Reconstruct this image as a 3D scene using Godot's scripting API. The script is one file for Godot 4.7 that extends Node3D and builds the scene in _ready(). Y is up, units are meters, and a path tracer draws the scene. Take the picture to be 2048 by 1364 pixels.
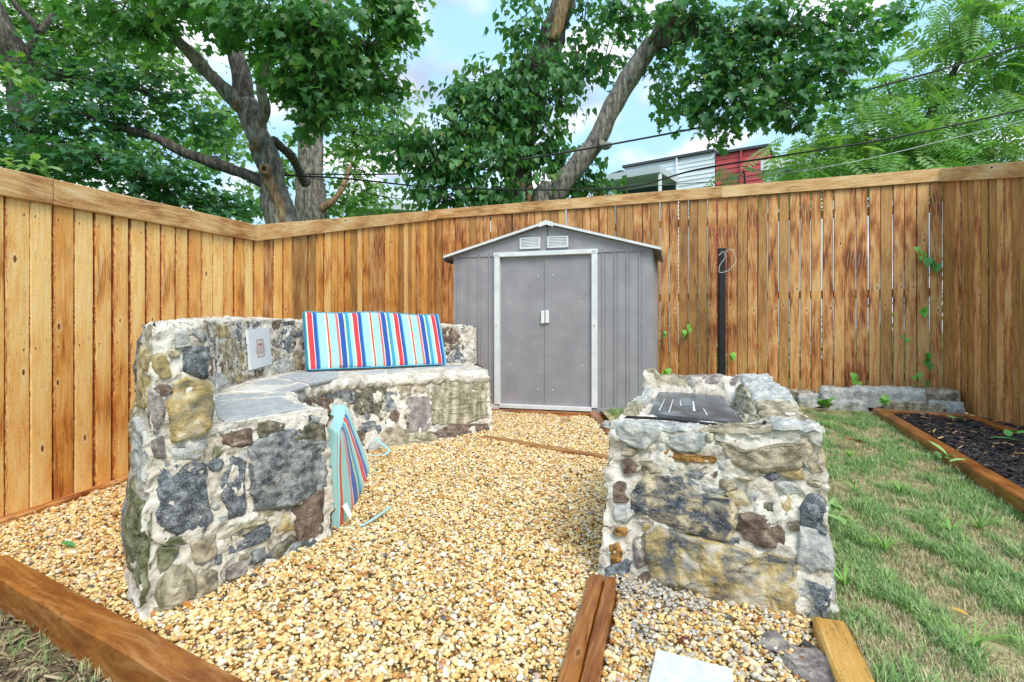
extends Node3D
# A stone garden bench and a stone grill on a gravel patio, a metal shed and a tall board fence behind, trees beyond.
# Metres, y up, the camera looks along -z.  w(x, y, d) is a point d metres in front of the camera.

const CH := 0.94          # camera height above the gravel
const FPX := 1136.0       # lens: focal length in picture pixels (2048 wide)

var M := {}
var rng := RandomNumberGenerator.new()
var lump := FastNoiseLite.new()
var fine := FastNoiseLite.new()
var ridge := FastNoiseLite.new()
var taken := {}

func _ready() -> void:
	rng.seed = 7
	lump.seed = 3; lump.frequency = 9.0; lump.fractal_octaves = 4
	fine.seed = 11; fine.frequency = 30.0; fine.fractal_octaves = 4
	ridge.seed = 17; ridge.frequency = 11.0; ridge.fractal_octaves = 3; ridge.fractal_type = FastNoiseLite.FRACTAL_RIDGED
	make_camera_and_light()
	make_textures()
	build_ground()
	build_fences()
	build_shed()
	build_bench()
	build_grill()
	build_timbers()
	build_edging()
	build_cushions()
	build_gravel()
	build_lawn()
	build_trees()
	build_houses()
	build_wires()
	build_small_things()

func make_camera_and_light() -> void:
	var cam := Camera3D.new()
	cam.name = "camera"
	cam.projection = Camera3D.PROJECTION_FRUSTUM
	cam.near = 0.05
	cam.far = 400.0
	cam.size = 0.05 * 2.0 * 682.0 / FPX
	cam.frustum_offset = Vector2(0, -0.05 * 24.0 / FPX)
	add_child(cam)
	cam.position = Vector3(0, CH, 0)
	cam.current = true
	var e := Environment.new()
	e.background_mode = Environment.BG_SKY
	e.tonemap_mode = Environment.TONE_MAPPER_LINEAR
	e.tonemap_exposure = EXPOSURE
	e.sdfgi_enabled = true
	e.ssao_enabled = true
	e.ssil_enabled = true
	var sky := Sky.new()
	var pm := PanoramaSkyMaterial.new()
	pm.panorama = sky_picture()
	pm.energy_multiplier = SKY_ENERGY
	sky.sky_material = pm
	e.sky = sky
	var we := WorldEnvironment.new()
	we.name = "world_environment"
	we.environment = e
	add_child(we)
	var sun := DirectionalLight3D.new()
	sun.name = "sun"
	sun.light_color = Color(1.0, 0.96, 0.9)
	sun.light_energy = SUN_ENERGY
	sun.light_angular_distance = 28.0
	sun.shadow_enabled = true
	add_child(sun)
	sun.look_at_from_position(Vector3(3.2, 9.4, 8.0), Vector3.ZERO)

const EXPOSURE := 2.1
const SKY_ENERGY := 0.66
const SUN_ENERGY := 0.5

# light blue sky with streaks of white and lilac cloud, the same all the way round
func sky_picture() -> ImageTexture:
	var n := FastNoiseLite.new()
	n.seed = 21; n.frequency = 1.0; n.fractal_octaves = 5; n.fractal_gain = 0.55
	var n2 := FastNoiseLite.new()
	n2.seed = 5; n2.frequency = 1.0; n2.fractal_octaves = 4
	var W := 1024
	var H := 512
	var im := Image.create(W, H, false, Image.FORMAT_RGBF)
	for y in H:
		var el := PI * (0.5 - (y + 0.5) / H)
		var se := sin(el)
		var ce := cos(el)
		for x in W:
			var az := TAU * (x + 0.5) / W
			var p := Vector3(cos(az) * ce, se, sin(az) * ce)
			var q := p / (absf(se) + 0.28)
			var c := n.get_noise_3d(q.x * 2.6, q.y * 3.0, q.z * 2.6)
			var cover := smoothstep(-0.16, 0.30, c)
			var shade := smoothstep(-0.1, 0.5, n2.get_noise_3d(q.x * 3.4 + 5.0, q.y * 6.0, q.z * 3.4))
			var k := clampf(se, 0.0, 1.0)
			var blue := Color(0.50, 0.76, 0.93).lerp(Color(0.30, 0.60, 0.88), pow(k, 0.6))
			var cloud := Color(0.96, 0.96, 1.0).lerp(Color(0.38, 0.44, 0.60), shade * 0.95)
			var col := blue.lerp(cloud, cover * 0.9)
			if se < 0.0:
				col = col.lerp(Color(0.45, 0.47, 0.42), clampf(-se * 8.0, 0.0, 1.0))
			im.set_pixel(x, y, col)
	return ImageTexture.create_from_image(im)

# ---------------------------------------------------------------- helpers
func w(x: float, y: float, d: float) -> Vector3:
	return Vector3(x, y, -d)

func at(px: float, py: float, d: float) -> Vector3:
	return Vector3((px - 1024.0) / FPX * d, CH + (658.0 - py) / FPX * d, -d)

func ground_h(d: float) -> float:
	return clampf((d - 2.3) / 3.2, 0.0, 1.2) * 0.125

func numbered(called: String) -> String:
	var n: int = taken.get(called, 0)
	taken[called] = n + 1
	return called if n == 0 else "%s_%03d" % [called, n]

func tag(o: Node3D, label: String, category: String, group := "") -> Node3D:
	o.set_meta("label", label)
	o.set_meta("category", category)
	if group != "":
		o.set_meta("group", group)
	return o

func thing(called: String, label: String, category: String, pos := Vector3.ZERO, turn := 0.0, group := "") -> Node3D:
	var o := Node3D.new()
	o.name = numbered(called)
	add_child(o)
	o.position = pos
	o.rotation.y = turn
	return tag(o, label, category, group)

func part(mesh: Mesh, called: String, m: Material, parent: Node3D, pos := Vector3.ZERO) -> MeshInstance3D:
	var o := MeshInstance3D.new()
	o.name = called
	o.mesh = mesh
	o.material_override = m
	parent.add_child(o, true)
	o.position = pos
	return o

func lone(mesh: Mesh, called: String, m: Material, pos := Vector3.ZERO) -> MeshInstance3D:
	var o := MeshInstance3D.new()
	o.name = numbered(called)
	o.mesh = mesh
	o.material_override = m
	add_child(o)
	o.position = pos
	return o

func structure(mesh: Mesh, called: String, m: Material) -> MeshInstance3D:
	var o := lone(mesh, called, m)
	o.set_meta("kind", "structure")
	return o

func st_new() -> SurfaceTool:
	var st := SurfaceTool.new()
	st.begin(Mesh.PRIMITIVE_TRIANGLES)
	return st

func done(st: SurfaceTool) -> ArrayMesh:
	st.index()
	st.generate_normals()
	return st.commit()

# quad given counter-clockwise as seen from outside
func quad(st: SurfaceTool, a: Vector3, b: Vector3, c: Vector3, d: Vector3, ua := Vector2.ZERO, ub := Vector2.ZERO, uc := Vector2.ZERO, ud := Vector2.ZERO) -> void:
	st.set_uv(ua); st.add_vertex(a)
	st.set_uv(uc); st.add_vertex(c)
	st.set_uv(ub); st.add_vertex(b)
	st.set_uv(ua); st.add_vertex(a)
	st.set_uv(ud); st.add_vertex(d)
	st.set_uv(uc); st.add_vertex(c)

func tri(st: SurfaceTool, a: Vector3, b: Vector3, c: Vector3) -> void:
	st.set_uv(Vector2.ZERO); st.add_vertex(a); st.add_vertex(c); st.add_vertex(b)

# a smooth sheet of nu x nv cells: f(u, v) for u, v in 0..1; u to the right and v up as seen from outside
func sheet(st: SurfaceTool, nu: int, nv: int, f: Callable) -> void:
	var pts := []
	for j in nv + 1:
		for i in nu + 1:
			pts.append(f.call(float(i) / nu, float(j) / nv))
	for j in nv:
		for i in nu:
			var a: int = j * (nu + 1) + i
			var b: int = a + nu + 1
			quad(st, pts[a], pts[a + 1], pts[b + 1], pts[b],
				Vector2(float(i) / nu, float(j) / nv), Vector2(float(i + 1) / nu, float(j) / nv), Vector2(float(i + 1) / nu, float(j + 1) / nv), Vector2(float(i) / nu, float(j + 1) / nv))

# box with chamfered edges, flat shaded, from lo to hi
func bevel_box(st: SurfaceTool, lo: Vector3, hi: Vector3, b: float, xf := Transform3D()) -> void:
	st.set_smooth_group(-1)
	var c := (lo + hi) * 0.5
	var h := (hi - lo) * 0.5
	var axes := [Vector3.RIGHT, Vector3.UP, Vector3.BACK]
	var P := func(v: Vector3) -> Vector3: return xf * (c + v)
	for k in 3:
		var n: Vector3 = axes[k]
		var u: Vector3 = axes[(k + 1) % 3]
		var v: Vector3 = axes[(k + 2) % 3]
		var hn: float = h[k]
		var hu: float = h[(k + 1) % 3]
		var hv: float = h[(k + 2) % 3]
		for s in [-1.0, 1.0]:
			var q := [n * s * hn - u * (hu - b) - v * (hv - b), n * s * hn + u * (hu - b) - v * (hv - b), n * s * hn + u * (hu - b) + v * (hv - b), n * s * hn - u * (hu - b) + v * (hv - b)]
			if s < 0.0:
				q.reverse()
			quad(st, P.call(q[0]), P.call(q[1]), P.call(q[2]), P.call(q[3]))
		# the chamfers along axis n
		for su in [-1.0, 1.0]:
			for sv in [-1.0, 1.0]:
				var a1: Vector3 = u * su * hu + v * sv * (hv - b)
				var a2: Vector3 = u * su * (hu - b) + v * sv * hv
				var e := n * (hn - b)
				var q2 := [a1 - e, a1 + e, a2 + e, a2 - e]
				var nn: Vector3 = (q2[1] - q2[0]).cross(q2[2] - q2[0])
				if nn.dot(u * su + v * sv) < 0.0:
					q2.reverse()
				quad(st, P.call(q2[0]), P.call(q2[1]), P.call(q2[2]), P.call(q2[3]))
	for sx in [-1.0, 1.0]:
		for sy in [-1.0, 1.0]:
			for sz in [-1.0, 1.0]:
				var a := Vector3(sx * h.x, sy * (h.y - b), sz * (h.z - b))
				var b2 := Vector3(sx * (h.x - b), sy * h.y, sz * (h.z - b))
				var c2 := Vector3(sx * (h.x - b), sy * (h.y - b), sz * h.z)
				if (b2 - a).cross(c2 - a).dot(Vector3(sx, sy, sz)) < 0.0:
					tri(st, P.call(a), P.call(c2), P.call(b2))
				else:
					tri(st, P.call(a), P.call(b2), P.call(c2))

func box_mesh(lo: Vector3, hi: Vector3, b := 0.003) -> ArrayMesh:
	var st := st_new()
	bevel_box(st, lo, hi, b)
	return done(st)

# tube along points with a radius for each
func tube(st: SurfaceTool, pts: Array, radii: Array, sides := 8, rough := 0.0, caps := true) -> void:
	st.set_smooth_group(0)
	var rings := []
	var up := Vector3.UP
	var t0: Vector3 = (pts[1] - pts[0]).normalized()
	if absf(t0.dot(up)) > 0.9:
		up = Vector3.RIGHT
	var s := t0.cross(up).normalized()
	for i in pts.size():
		var t: Vector3
		if i == 0: t = t0
		elif i == pts.size() - 1: t = (pts[i] - pts[i - 1]).normalized()
		else: t = (pts[i + 1] - pts[i - 1]).normalized()
		s = (s - t * s.dot(t)).normalized()
		var b := t.cross(s)
		var ring := []
		for k in sides:
			var a := TAU * k / sides
			var r: float = radii[i]
			var o := s * cos(a) + b * sin(a)
			var p: Vector3 = pts[i] + o * r
			if rough > 0.0:
				p += o * r * rough * lump.get_noise_3d(p.x * 0.35, p.y * 0.12, p.z * 0.35) * 1.6
			ring.append(p)
		rings.append(ring)
	for i in pts.size() - 1:
		for k in sides:
			var k2: int = (k + 1) % sides
			quad(st, rings[i][k], rings[i][k2], rings[i + 1][k2], rings[i + 1][k])
	if caps:
		for k in sides:
			var k2: int = (k + 1) % sides
			tri(st, pts[0], rings[0][k2], rings[0][k])
			var last: int = pts.size() - 1
			tri(st, pts[last], rings[last][k], rings[last][k2])

func spline(pts: Array, per := 6) -> Array:
	var out := []
	var n := pts.size()
	for i in n - 1:
		var p1 = pts[i]
		var p2 = pts[i + 1]
		var p0 = pts[i - 1] if i > 0 else p1 * 2.0 - p2
		var p3 = pts[i + 2] if i + 2 < n else p2 * 2.0 - p1
		for k in per:
			var f := float(k) / per
			out.append(0.5 * (2.0 * p1 + (p2 - p0) * f + (2.0 * p0 - 5.0 * p1 + 4.0 * p2 - p3) * f * f + (3.0 * p1 - p0 - 3.0 * p2 + p3) * f * f * f))
	out.append(pts[n - 1])
	return out

func along(pts: Array, t: float):
	var n := pts.size()
	t = clampf(t, 0.0, n - 1.0)
	var i: int = mini(int(t), n - 2)
	var f := t - i
	var p1 = pts[i]
	var p2 = pts[i + 1]
	var p0 = pts[i - 1] if i > 0 else p1 * 2.0 - p2
	var p3 = pts[i + 2] if i + 2 < n else p2 * 2.0 - p1
	return 0.5 * (2.0 * p1 + (p2 - p0) * f + (2.0 * p0 - 5.0 * p1 + 4.0 * p2 - p3) * f * f + (3.0 * p1 - p0 - 3.0 * p2 + p3) * f * f * f)

func inside(p: Vector2, poly: PackedVector2Array) -> bool:
	return Geometry2D.is_point_in_polygon(p, poly)

func flat_mat(c: Color, rough := 0.7, metal := 0.0) -> StandardMaterial3D:
	var m := StandardMaterial3D.new()
	m.albedo_color = c
	m.roughness = rough
	m.metallic = metal
	return m

func many(called: String, parent: Node3D, mesh: Mesh, m: Material, xf: Array, cols: Array) -> MultiMeshInstance3D:
	var mm := MultiMesh.new()
	mm.transform_format = MultiMesh.TRANSFORM_3D
	mm.use_colors = true
	mm.mesh = mesh
	mm.instance_count = xf.size()
	for i in xf.size():
		mm.set_instance_transform(i, xf[i])
		mm.set_instance_color(i, cols[i])
	var o := MultiMeshInstance3D.new()
	o.name = called if parent != self else numbered(called)
	o.multimesh = mm
	o.material_override = m
	parent.add_child(o, true)
	o.set_meta("kind", "stuff")
	return o

# ---------------------------------------------------------------- textures and materials
const N := 256
var NA: PackedByteArray
var NB: PackedByteArray
var NC: PackedByteArray
var NR: PackedByteArray
var NS: PackedByteArray

func seam(sd: int, freq: float, oct: int, ridged := false, sx := 1) -> PackedByteArray:
	var n := FastNoiseLite.new()
	n.seed = sd
	n.frequency = freq
	n.fractal_octaves = oct
	if ridged:
		n.fractal_type = FastNoiseLite.FRACTAL_RIDGED
	var im := n.get_seamless_image(N, N / sx)
	if sx > 1:
		im.resize(N, N, Image.INTERPOLATE_CUBIC)
	im.convert(Image.FORMAT_L8)
	return im.get_data()

func ramp(cols: Array, t: float) -> Color:
	var x := clampf(t, 0.0, 0.9999) * (cols.size() - 1)
	var i := int(x)
	return cols[i].lerp(cols[i + 1], x - i)

# colour map from layered noise; speck mixes in pale or dark grains, vein darkens along cracks
func mottled(cols: Array, wa: float, wb: float, wc: float, speck: Color, speck_at: float, vein := 0.0, ribs := 0.0) -> ImageTexture:
	var d := PackedByteArray()
	d.resize(N * N * 3)
	for i in N * N:
		var t := (NA[i] * wa + NB[i] * wb + NC[i] * wc + NS[i] * ribs) / (255.0 * (wa + wb + wc + ribs))
		t = (t - 0.5) * 3.1 + 0.5
		var c := ramp(cols, t)
		if NC[i] > speck_at * 255.0:
			c = c.lerp(speck, clampf((NC[i] / 255.0 - speck_at) * 7.0, 0.0, 0.85))
		if vein > 0.0:
			c = c.darkened(vein * smoothstep(0.72, 0.95, NR[i] / 255.0))
		d[i * 3] = int(clampf(c.r, 0, 1) * 255)
		d[i * 3 + 1] = int(clampf(c.g, 0, 1) * 255)
		d[i * 3 + 2] = int(clampf(c.b, 0, 1) * 255)
	return ImageTexture.create_from_image(Image.create_from_data(N, N, false, Image.FORMAT_RGB8, d))

func grey_map(a: float, b: float, c: float, r := 0.0, s := 0.0) -> ImageTexture:
	var d := PackedByteArray()
	d.resize(N * N)
	for i in N * N:
		d[i] = int((NA[i] * a + NB[i] * b + NC[i] * c + (255 - NR[i]) * r + NS[i] * s) / (a + b + c + r + s))
	return ImageTexture.create_from_image(Image.create_from_data(N, N, false, Image.FORMAT_L8, d))

func tri_mat(tex: Texture2D, scale: float, rough: float, relief: Texture2D = null, depth_cm := 0.0, stretch := Vector3.ONE) -> StandardMaterial3D:
	var m := StandardMaterial3D.new()
	m.albedo_texture = tex
	m.uv1_triplanar = true
	m.uv1_world_triplanar = true
	m.uv1_scale = Vector3(scale, scale, scale) * stretch
	m.roughness = rough
	if relief:
		m.heightmap_enabled = true
		m.heightmap_texture = relief
		m.heightmap_scale = depth_cm
	return m

func C(h: String) -> Color:
	return Color.html(h)

# eight boards side by side, each 64 x 1024: grain, knots, stain patches and nail heads
func boards(sd: int, light: Color, mid: Color, dark: Color, pale: Color, patch: float, nails: Array) -> ImageTexture:
	var r := RandomNumberGenerator.new()
	r.seed = sd
	var n := FastNoiseLite.new()
	n.seed = sd; n.frequency = 1.0; n.fractal_octaves = 3
	var W := 512
	var H := 1024
	var d := PackedByteArray()
	d.resize(W * H * 3)
	for s in 8:
		var knots := []
		for k in r.randi_range(0, 2):
			knots.append([r.randf_range(10, 54), r.randf_range(20, 1000), r.randf_range(1.6, 3.6)])
		var tone := r.randf_range(-0.22, 0.2)
		var lean := r.randf_range(-0.004, 0.004)
		var off := r.randf_range(0, 500.0)
		var edge_l := r.randf_range(1.5, 6.0)
		var edge_r := r.randf_range(1.5, 6.0)
		for y in H:
			var sway := n.get_noise_2d(y * 0.0022, off) * 14.0
			var blot := n.get_noise_2d(y * 0.0035 + 9.0, off + 50.0)
			for x in 64:
				var warp := 0.0
				var kd := 9.0
				var ks := 1.0
				for k in knots:
					var dy: float = (y - k[1]) * 0.55
					if absf(dy) < 34.0:
						var dx: float = x - k[0]
						var q := dx * dx + dy * dy
						warp += signf(dx) * 60.0 / (6.0 + q * 0.12)
						var rr: float = sqrt(q) / k[2]
						if rr < kd: kd = rr
				var gx := x - warp + sway + y * lean * 10.0
				var g := 0.5 + 0.5 * n.get_noise_2d(gx * 0.22 + off, y * 0.0045)
				var f := n.get_noise_2d(gx * 0.9 + off * 2.0, y * 0.02)
				var ring := 0.5 + 0.5 * sin(gx * 0.42 + n.get_noise_2d(gx * 0.05, y * 0.002 + off) * 9.0)
				var b := n.get_noise_2d(x * 0.02 + off * 3.0, y * 0.006)
				var t := clampf(0.30 + 0.30 * (g - 0.5) + 0.12 * (ring - 0.5) + 0.26 * f + tone + blot * patch * 0.9 + b * patch, 0.0, 1.0)
				var c := light.lerp(mid, t * 2.0) if t < 0.5 else mid.lerp(dark, t * 2.0 - 1.0)
				var pl := n.get_noise_2d(gx * 0.11 + 70.0 + off, y * 0.007)
				c = c.lerp(pale, clampf((pl - 0.12) * 2.2, 0.0, 0.55) * (0.35 + patch))
				if absf(n.get_noise_2d(gx * 0.30 + 90.0 + off, y * 0.0016)) < 0.010:
					c = c.darkened(0.28)
				var ed := minf(x / edge_l, (63 - x) / edge_r) + f * 1.4
				c = c.lerp(dark, clampf(1.0 - ed, 0.0, 1.0) * 0.9)
				if kd < 4.0:
					if kd < 1.0: c = Color(0.36, 0.20, 0.10).lerp(Color(0.55, 0.34, 0.17), 0.5 + 0.5 * sin(kd * 9.0))
					elif kd < 1.35: c = c.lerp(Color(0.40, 0.2, 0.08), 0.7)
					else: c = c.lerp(pale, (4.0 - kd) * 0.22)
				for nl in nails:
					if absf(y - nl) < 3.0 and absf(x - (14.0 if (s + int(nl)) % 2 == 0 else 46.0)) < 2.0:
						c = Color(0.16, 0.10, 0.07)
				var i := (y * W + s * 64 + x) * 3
				d[i] = int(clampf(c.r, 0, 1) * 255)
				d[i + 1] = int(clampf(c.g, 0, 1) * 255)
				d[i + 2] = int(clampf(c.b, 0, 1) * 255)
	return ImageTexture.create_from_image(Image.create_from_data(W, H, false, Image.FORMAT_RGB8, d))

func wood_mat(tex: Texture2D, rough: float) -> StandardMaterial3D:
	var m := StandardMaterial3D.new()
	m.albedo_texture = tex
	m.roughness = rough
	return m

func make_textures() -> void:
	NA = seam(1, 0.010, 3)
	NB = seam(2, 0.032, 4)
	NC = seam(3, 0.20, 3)
	NR = seam(4, 0.018, 4, true)
	NS = seam(5, 0.02, 4, false, 8)
	var rock_relief := grey_map(0.5, 1.0, 0.55, 0.9)
	var rib_relief := grey_map(0.3, 0.4, 0.4, 0.4, 1.6)
	var fine_relief := grey_map(0.1, 0.5, 1.0)
	M.tan = tri_mat(mottled([C("5f5848"), C("948872"), C("b5a88d"), C("d0c6b0")], 1.0, 0.9, 0.5, C("d9d2c2"), 0.74, 0.35), 3.1, 0.9, rock_relief, 1.2)
	M.grey = tri_mat(mottled([C("3d4146"), C("6f7376"), C("979a99"), C("bdbeb9")], 0.8, 1.0, 0.7, C("d0d2d0"), 0.72, 0.45), 3.3, 0.9, rock_relief, 1.6)
	M.blue = tri_mat(mottled([C("2f343a"), C("50565d"), C("767c82"), C("b2b6b8")], 0.7, 1.0, 0.9, C("ccd2d6"), 0.66, 0.3), 3.7, 0.85, rock_relief, 1.4)
	M.brown = tri_mat(mottled([C("4b3c33"), C("6d594c"), C("877365"), C("a59788")], 0.8, 1.0, 0.6, C("c9c1b6"), 0.74, 0.3), 3.5, 0.9, rock_relief, 1.2)
	M.purple = tri_mat(mottled([C("645a58"), C("837873"), C("9b918a"), C("bab2a8")], 0.8, 1.0, 0.6, C("d3cdca"), 0.74, 0.3), 3.0, 0.9, rock_relief, 1.1)
	M.ochre = tri_mat(mottled([C("7f765f"), C("a8905d"), C("bfa878"), C("cdc3aa")], 1.2, 0.8, 0.4, C("e0dac8"), 0.74, 0.3), 2.9, 0.9, rock_relief, 1.4)
	M.amber = tri_mat(mottled([C("5f4a2c"), C("94672c"), C("b5823a"), C("c4a878")], 0.9, 1.0, 0.5, C("d8cdb8"), 0.76, 0.4), 4.0, 0.85, rock_relief, 1.2)
	M.olive = tri_mat(mottled([C("3b3a30"), C("5f5c4b"), C("7f7a67"), C("a09b8a")], 0.9, 1.0, 0.7, C("c4c2b8"), 0.74, 0.5), 3.6, 0.92, rock_relief, 1.6)
	M.moss = tri_mat(mottled([C("454c2e"), C("6b6e4c"), C("8d8c70"), C("a8a692")], 1.2, 0.9, 0.5, C("c3c1b2"), 0.78, 0.4), 2.7, 0.95, rock_relief, 1.4)
	M.light = tri_mat(mottled([C("8d9192"), C("adaeaa"), C("c4c3bc"), C("d6d4cc")], 0.8, 0.9, 0.5, C("e6e5e0"), 0.74, 0.35), 3.2, 0.9, rock_relief, 1.1)
	M.rib = tri_mat(mottled([C("6f6a55"), C("9a9278"), C("b9b096"), C("cfc8b4")], 0.5, 0.5, 0.4, C("dcd8ca"), 0.78, 0.2, 1.4), 3.4, 0.92, rib_relief, 2.0)
	M.blueochre = tri_mat(mottled([C("252c37"), C("434b57"), C("7d7a74"), C("c9b48a"), C("d8ccae")], 1.1, 1.2, 0.4, C("d8dde0"), 0.74, 0.3), 2.1, 0.88, rock_relief, 1.8)
	M.ochregrey = tri_mat(mottled([C("4b5159"), C("7c7a72"), C("a88f57"), C("bfa877"), C("cfc8b8")], 1.0, 1.3, 0.4, C("e0ddd4"), 0.76, 0.45), 1.6, 0.9, rock_relief, 2.2)
	M.mortar = tri_mat(mottled([C("b3a997"), C("d0c7b8"), C("dfd9cd"), C("e7e3d9")], 0.9, 0.9, 0.5, C("e8e5dd"), 0.8, 0.5), 1.9, 0.92, rock_relief, 1.8)
	M.slate = tri_mat(mottled([C("888d92"), C("a3a7aa"), C("b9bcbe"), C("d3d6d7")], 0.25, 0.4, 1.3, C("cfd8de"), 0.72), 3.0, 0.55, fine_relief, 0.12)
	M.white = tri_mat(mottled([C("d9d6cf"), C("e4e1db"), C("ebe9e4")], 1.0, 0.5, 0.4, C("c9c4ba"), 0.86), 2.0, 0.35, fine_relief, 0.05)
	M.black_slab = tri_mat(mottled([C("3f454c"), C("50565e"), C("626972"), C("7f868d")], 0.8, 0.4, 0.3, C("8d9499"), 0.86, 0.0, 1.0), 2.2, 0.28, fine_relief, 0.06)
	M.concrete = tri_mat(mottled([C("8f8e8a"), C("a8a7a2"), C("bab9b4")], 1.0, 0.6, 0.6, C("d0cfca"), 0.8, 0.2), 3.0, 0.92, fine_relief, 0.3)
	M.paver = tri_mat(mottled([C("c6c9c8"), C("d9dcda"), C("e3e5e3")], 0.6, 0.4, 1.0, C("9aa0a0"), 0.8), 5.0, 0.7, fine_relief, 0.1)
	M.bark = tri_mat(mottled([C("504b46"), C("757069"), C("969187"), C("b0aba0")], 0.6, 0.8, 0.5, C("b5ae9f"), 0.8, 0.5), 3.0, 0.95, grey_map(0.2, 0.6, 0.4, 1.4), 3.0, Vector3(1, 0.28, 1))
	M.bark_dark = tri_mat(mottled([C("35312d"), C("4f4a44"), C("6c665e"), C("88827a")], 0.6, 0.8, 0.5, C("8d8578"), 0.8, 0.5), 3.0, 0.95, grey_map(0.2, 0.6, 0.4, 1.4), 3.0, Vector3(1, 0.28, 1))
	M.bare_wood = tri_mat(mottled([C("6e563f"), C("957858"), C("b39a7a")], 0.5, 0.8, 0.4, C("c9b698"), 0.8, 0.3), 4.0, 0.9, rib_relief, 1.0, Vector3(1, 0.2, 1))
	M.soil = tri_mat(mottled([C("5d4f3c"), C("7d6d55"), C("9a8a6d"), C("b5a684")], 0.8, 1.0, 0.9, C("c9bc9c"), 0.72), 1.3, 0.97, fine_relief, 1.0)
	M.straw = tri_mat(mottled([C("6f6a45"), C("948b5f"), C("b3a67c"), C("c7ba92")], 0.9, 1.0, 1.0, C("d6cba6"), 0.72), 1.5, 0.97, fine_relief, 1.2)
	M.litter = tri_mat(mottled([C("3f3629"), C("5a4d3b"), C("77684f"), C("958565")], 0.6, 1.0, 1.2, C("b0a283"), 0.7), 1.7, 0.97, fine_relief, 1.2)
	M.gravel_bed = tri_mat(mottled([C("84693f"), C("a5854f"), C("c0a066"), C("d3b980")], 0.4, 0.8, 1.2, C("d9c79c"), 0.7), 3.0, 0.95, fine_relief, 1.0)
	M.far_grass = tri_mat(mottled([C("34501f"), C("4b6b2b"), C("658338"), C("7d9848")], 1.0, 0.8, 0.7, C("93a85a"), 0.8), 0.5, 0.95)
	M.siding_white = flat_mat(C("dfe5e8"), 0.6)
	M.siding_red = flat_mat(C("bb4a4c"), 0.6)
	M.siding_grey = flat_mat(C("b9c3c6"), 0.6)
	M.trim_white = flat_mat(C("e6e9ea"), 0.45)
	M.dark_blue = flat_mat(C("2f4650"), 0.5)
	M.brick = tri_mat(mottled([C("6e3a2c"), C("8a4d3b"), C("9c6350")], 0.3, 0.8, 0.8, C("b58c78"), 0.8), 2.0, 0.9)
	M.roof_felt = flat_mat(C("4a4c50"), 0.9)
	M.metal_grey = tri_mat(mottled([C("918f94"), C("989699"), C("9f9da1")], 1.0, 0.5, 0.4, C("9b9a9d"), 0.9), 0.9, 0.42, fine_relief, 0.012)
	M.metal_white = tri_mat(mottled([C("d3d8da"), C("dde1e3"), C("e4e7e9")], 1.0, 0.5, 0.4, C("c3c6c6"), 0.9), 1.4, 0.4, fine_relief, 0.01)
	M.black_metal = flat_mat(C("17191d"), 0.45)
	M.iron = flat_mat(C("1d1b1a"), 0.6)
	M.wire = flat_mat(C("d9d9d4"), 0.5)
	M.cable = flat_mat(C("1c1d20"), 0.6)
	M.cable_silver = flat_mat(C("9aa0a2"), 0.4, 0.6)
	M.fence_warm = wood_mat(boards(31, C("f7cb82"), C("e9a858"), C("8a4013"), C("fbe3b2"), 0.42, [90.0, 380.0, 800.0]), 0.5)
	M.fence_orange = wood_mat(boards(37, C("efb566"), C("dc9444"), C("8a4415"), C("f4d298"), 0.42, [90.0, 380.0, 800.0]), 0.45)
	M.fence_tan = wood_mat(boards(47, C("d8a364"), C("b4723a"), C("682f0f"), C("e4c898"), 0.62, [60.0, 470.0, 880.0]), 0.6)
	M.fence_cap = wood_mat(boards(83, C("e2c08c"), C("cc9e64"), C("8c5a2c"), C("eed9b2"), 0.4, []), 0.6)
	M.fence_brown = wood_mat(boards(53, C("bd8c50"), C("9c6a35"), C("5f3515"), C("d9b57c"), 0.42, [60.0, 470.0, 880.0]), 0.55)
	M.timber = wood_mat(boards(67, C("a4672c"), C("7d4518"), C("45220b"), C("bd8f60"), 0.4, []), 0.35)
	M.timber_new = wood_mat(boards(71, C("d6ab5c"), C("c08f42"), C("80531f"), C("e6c888"), 0.22, []), 0.5)
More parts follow.
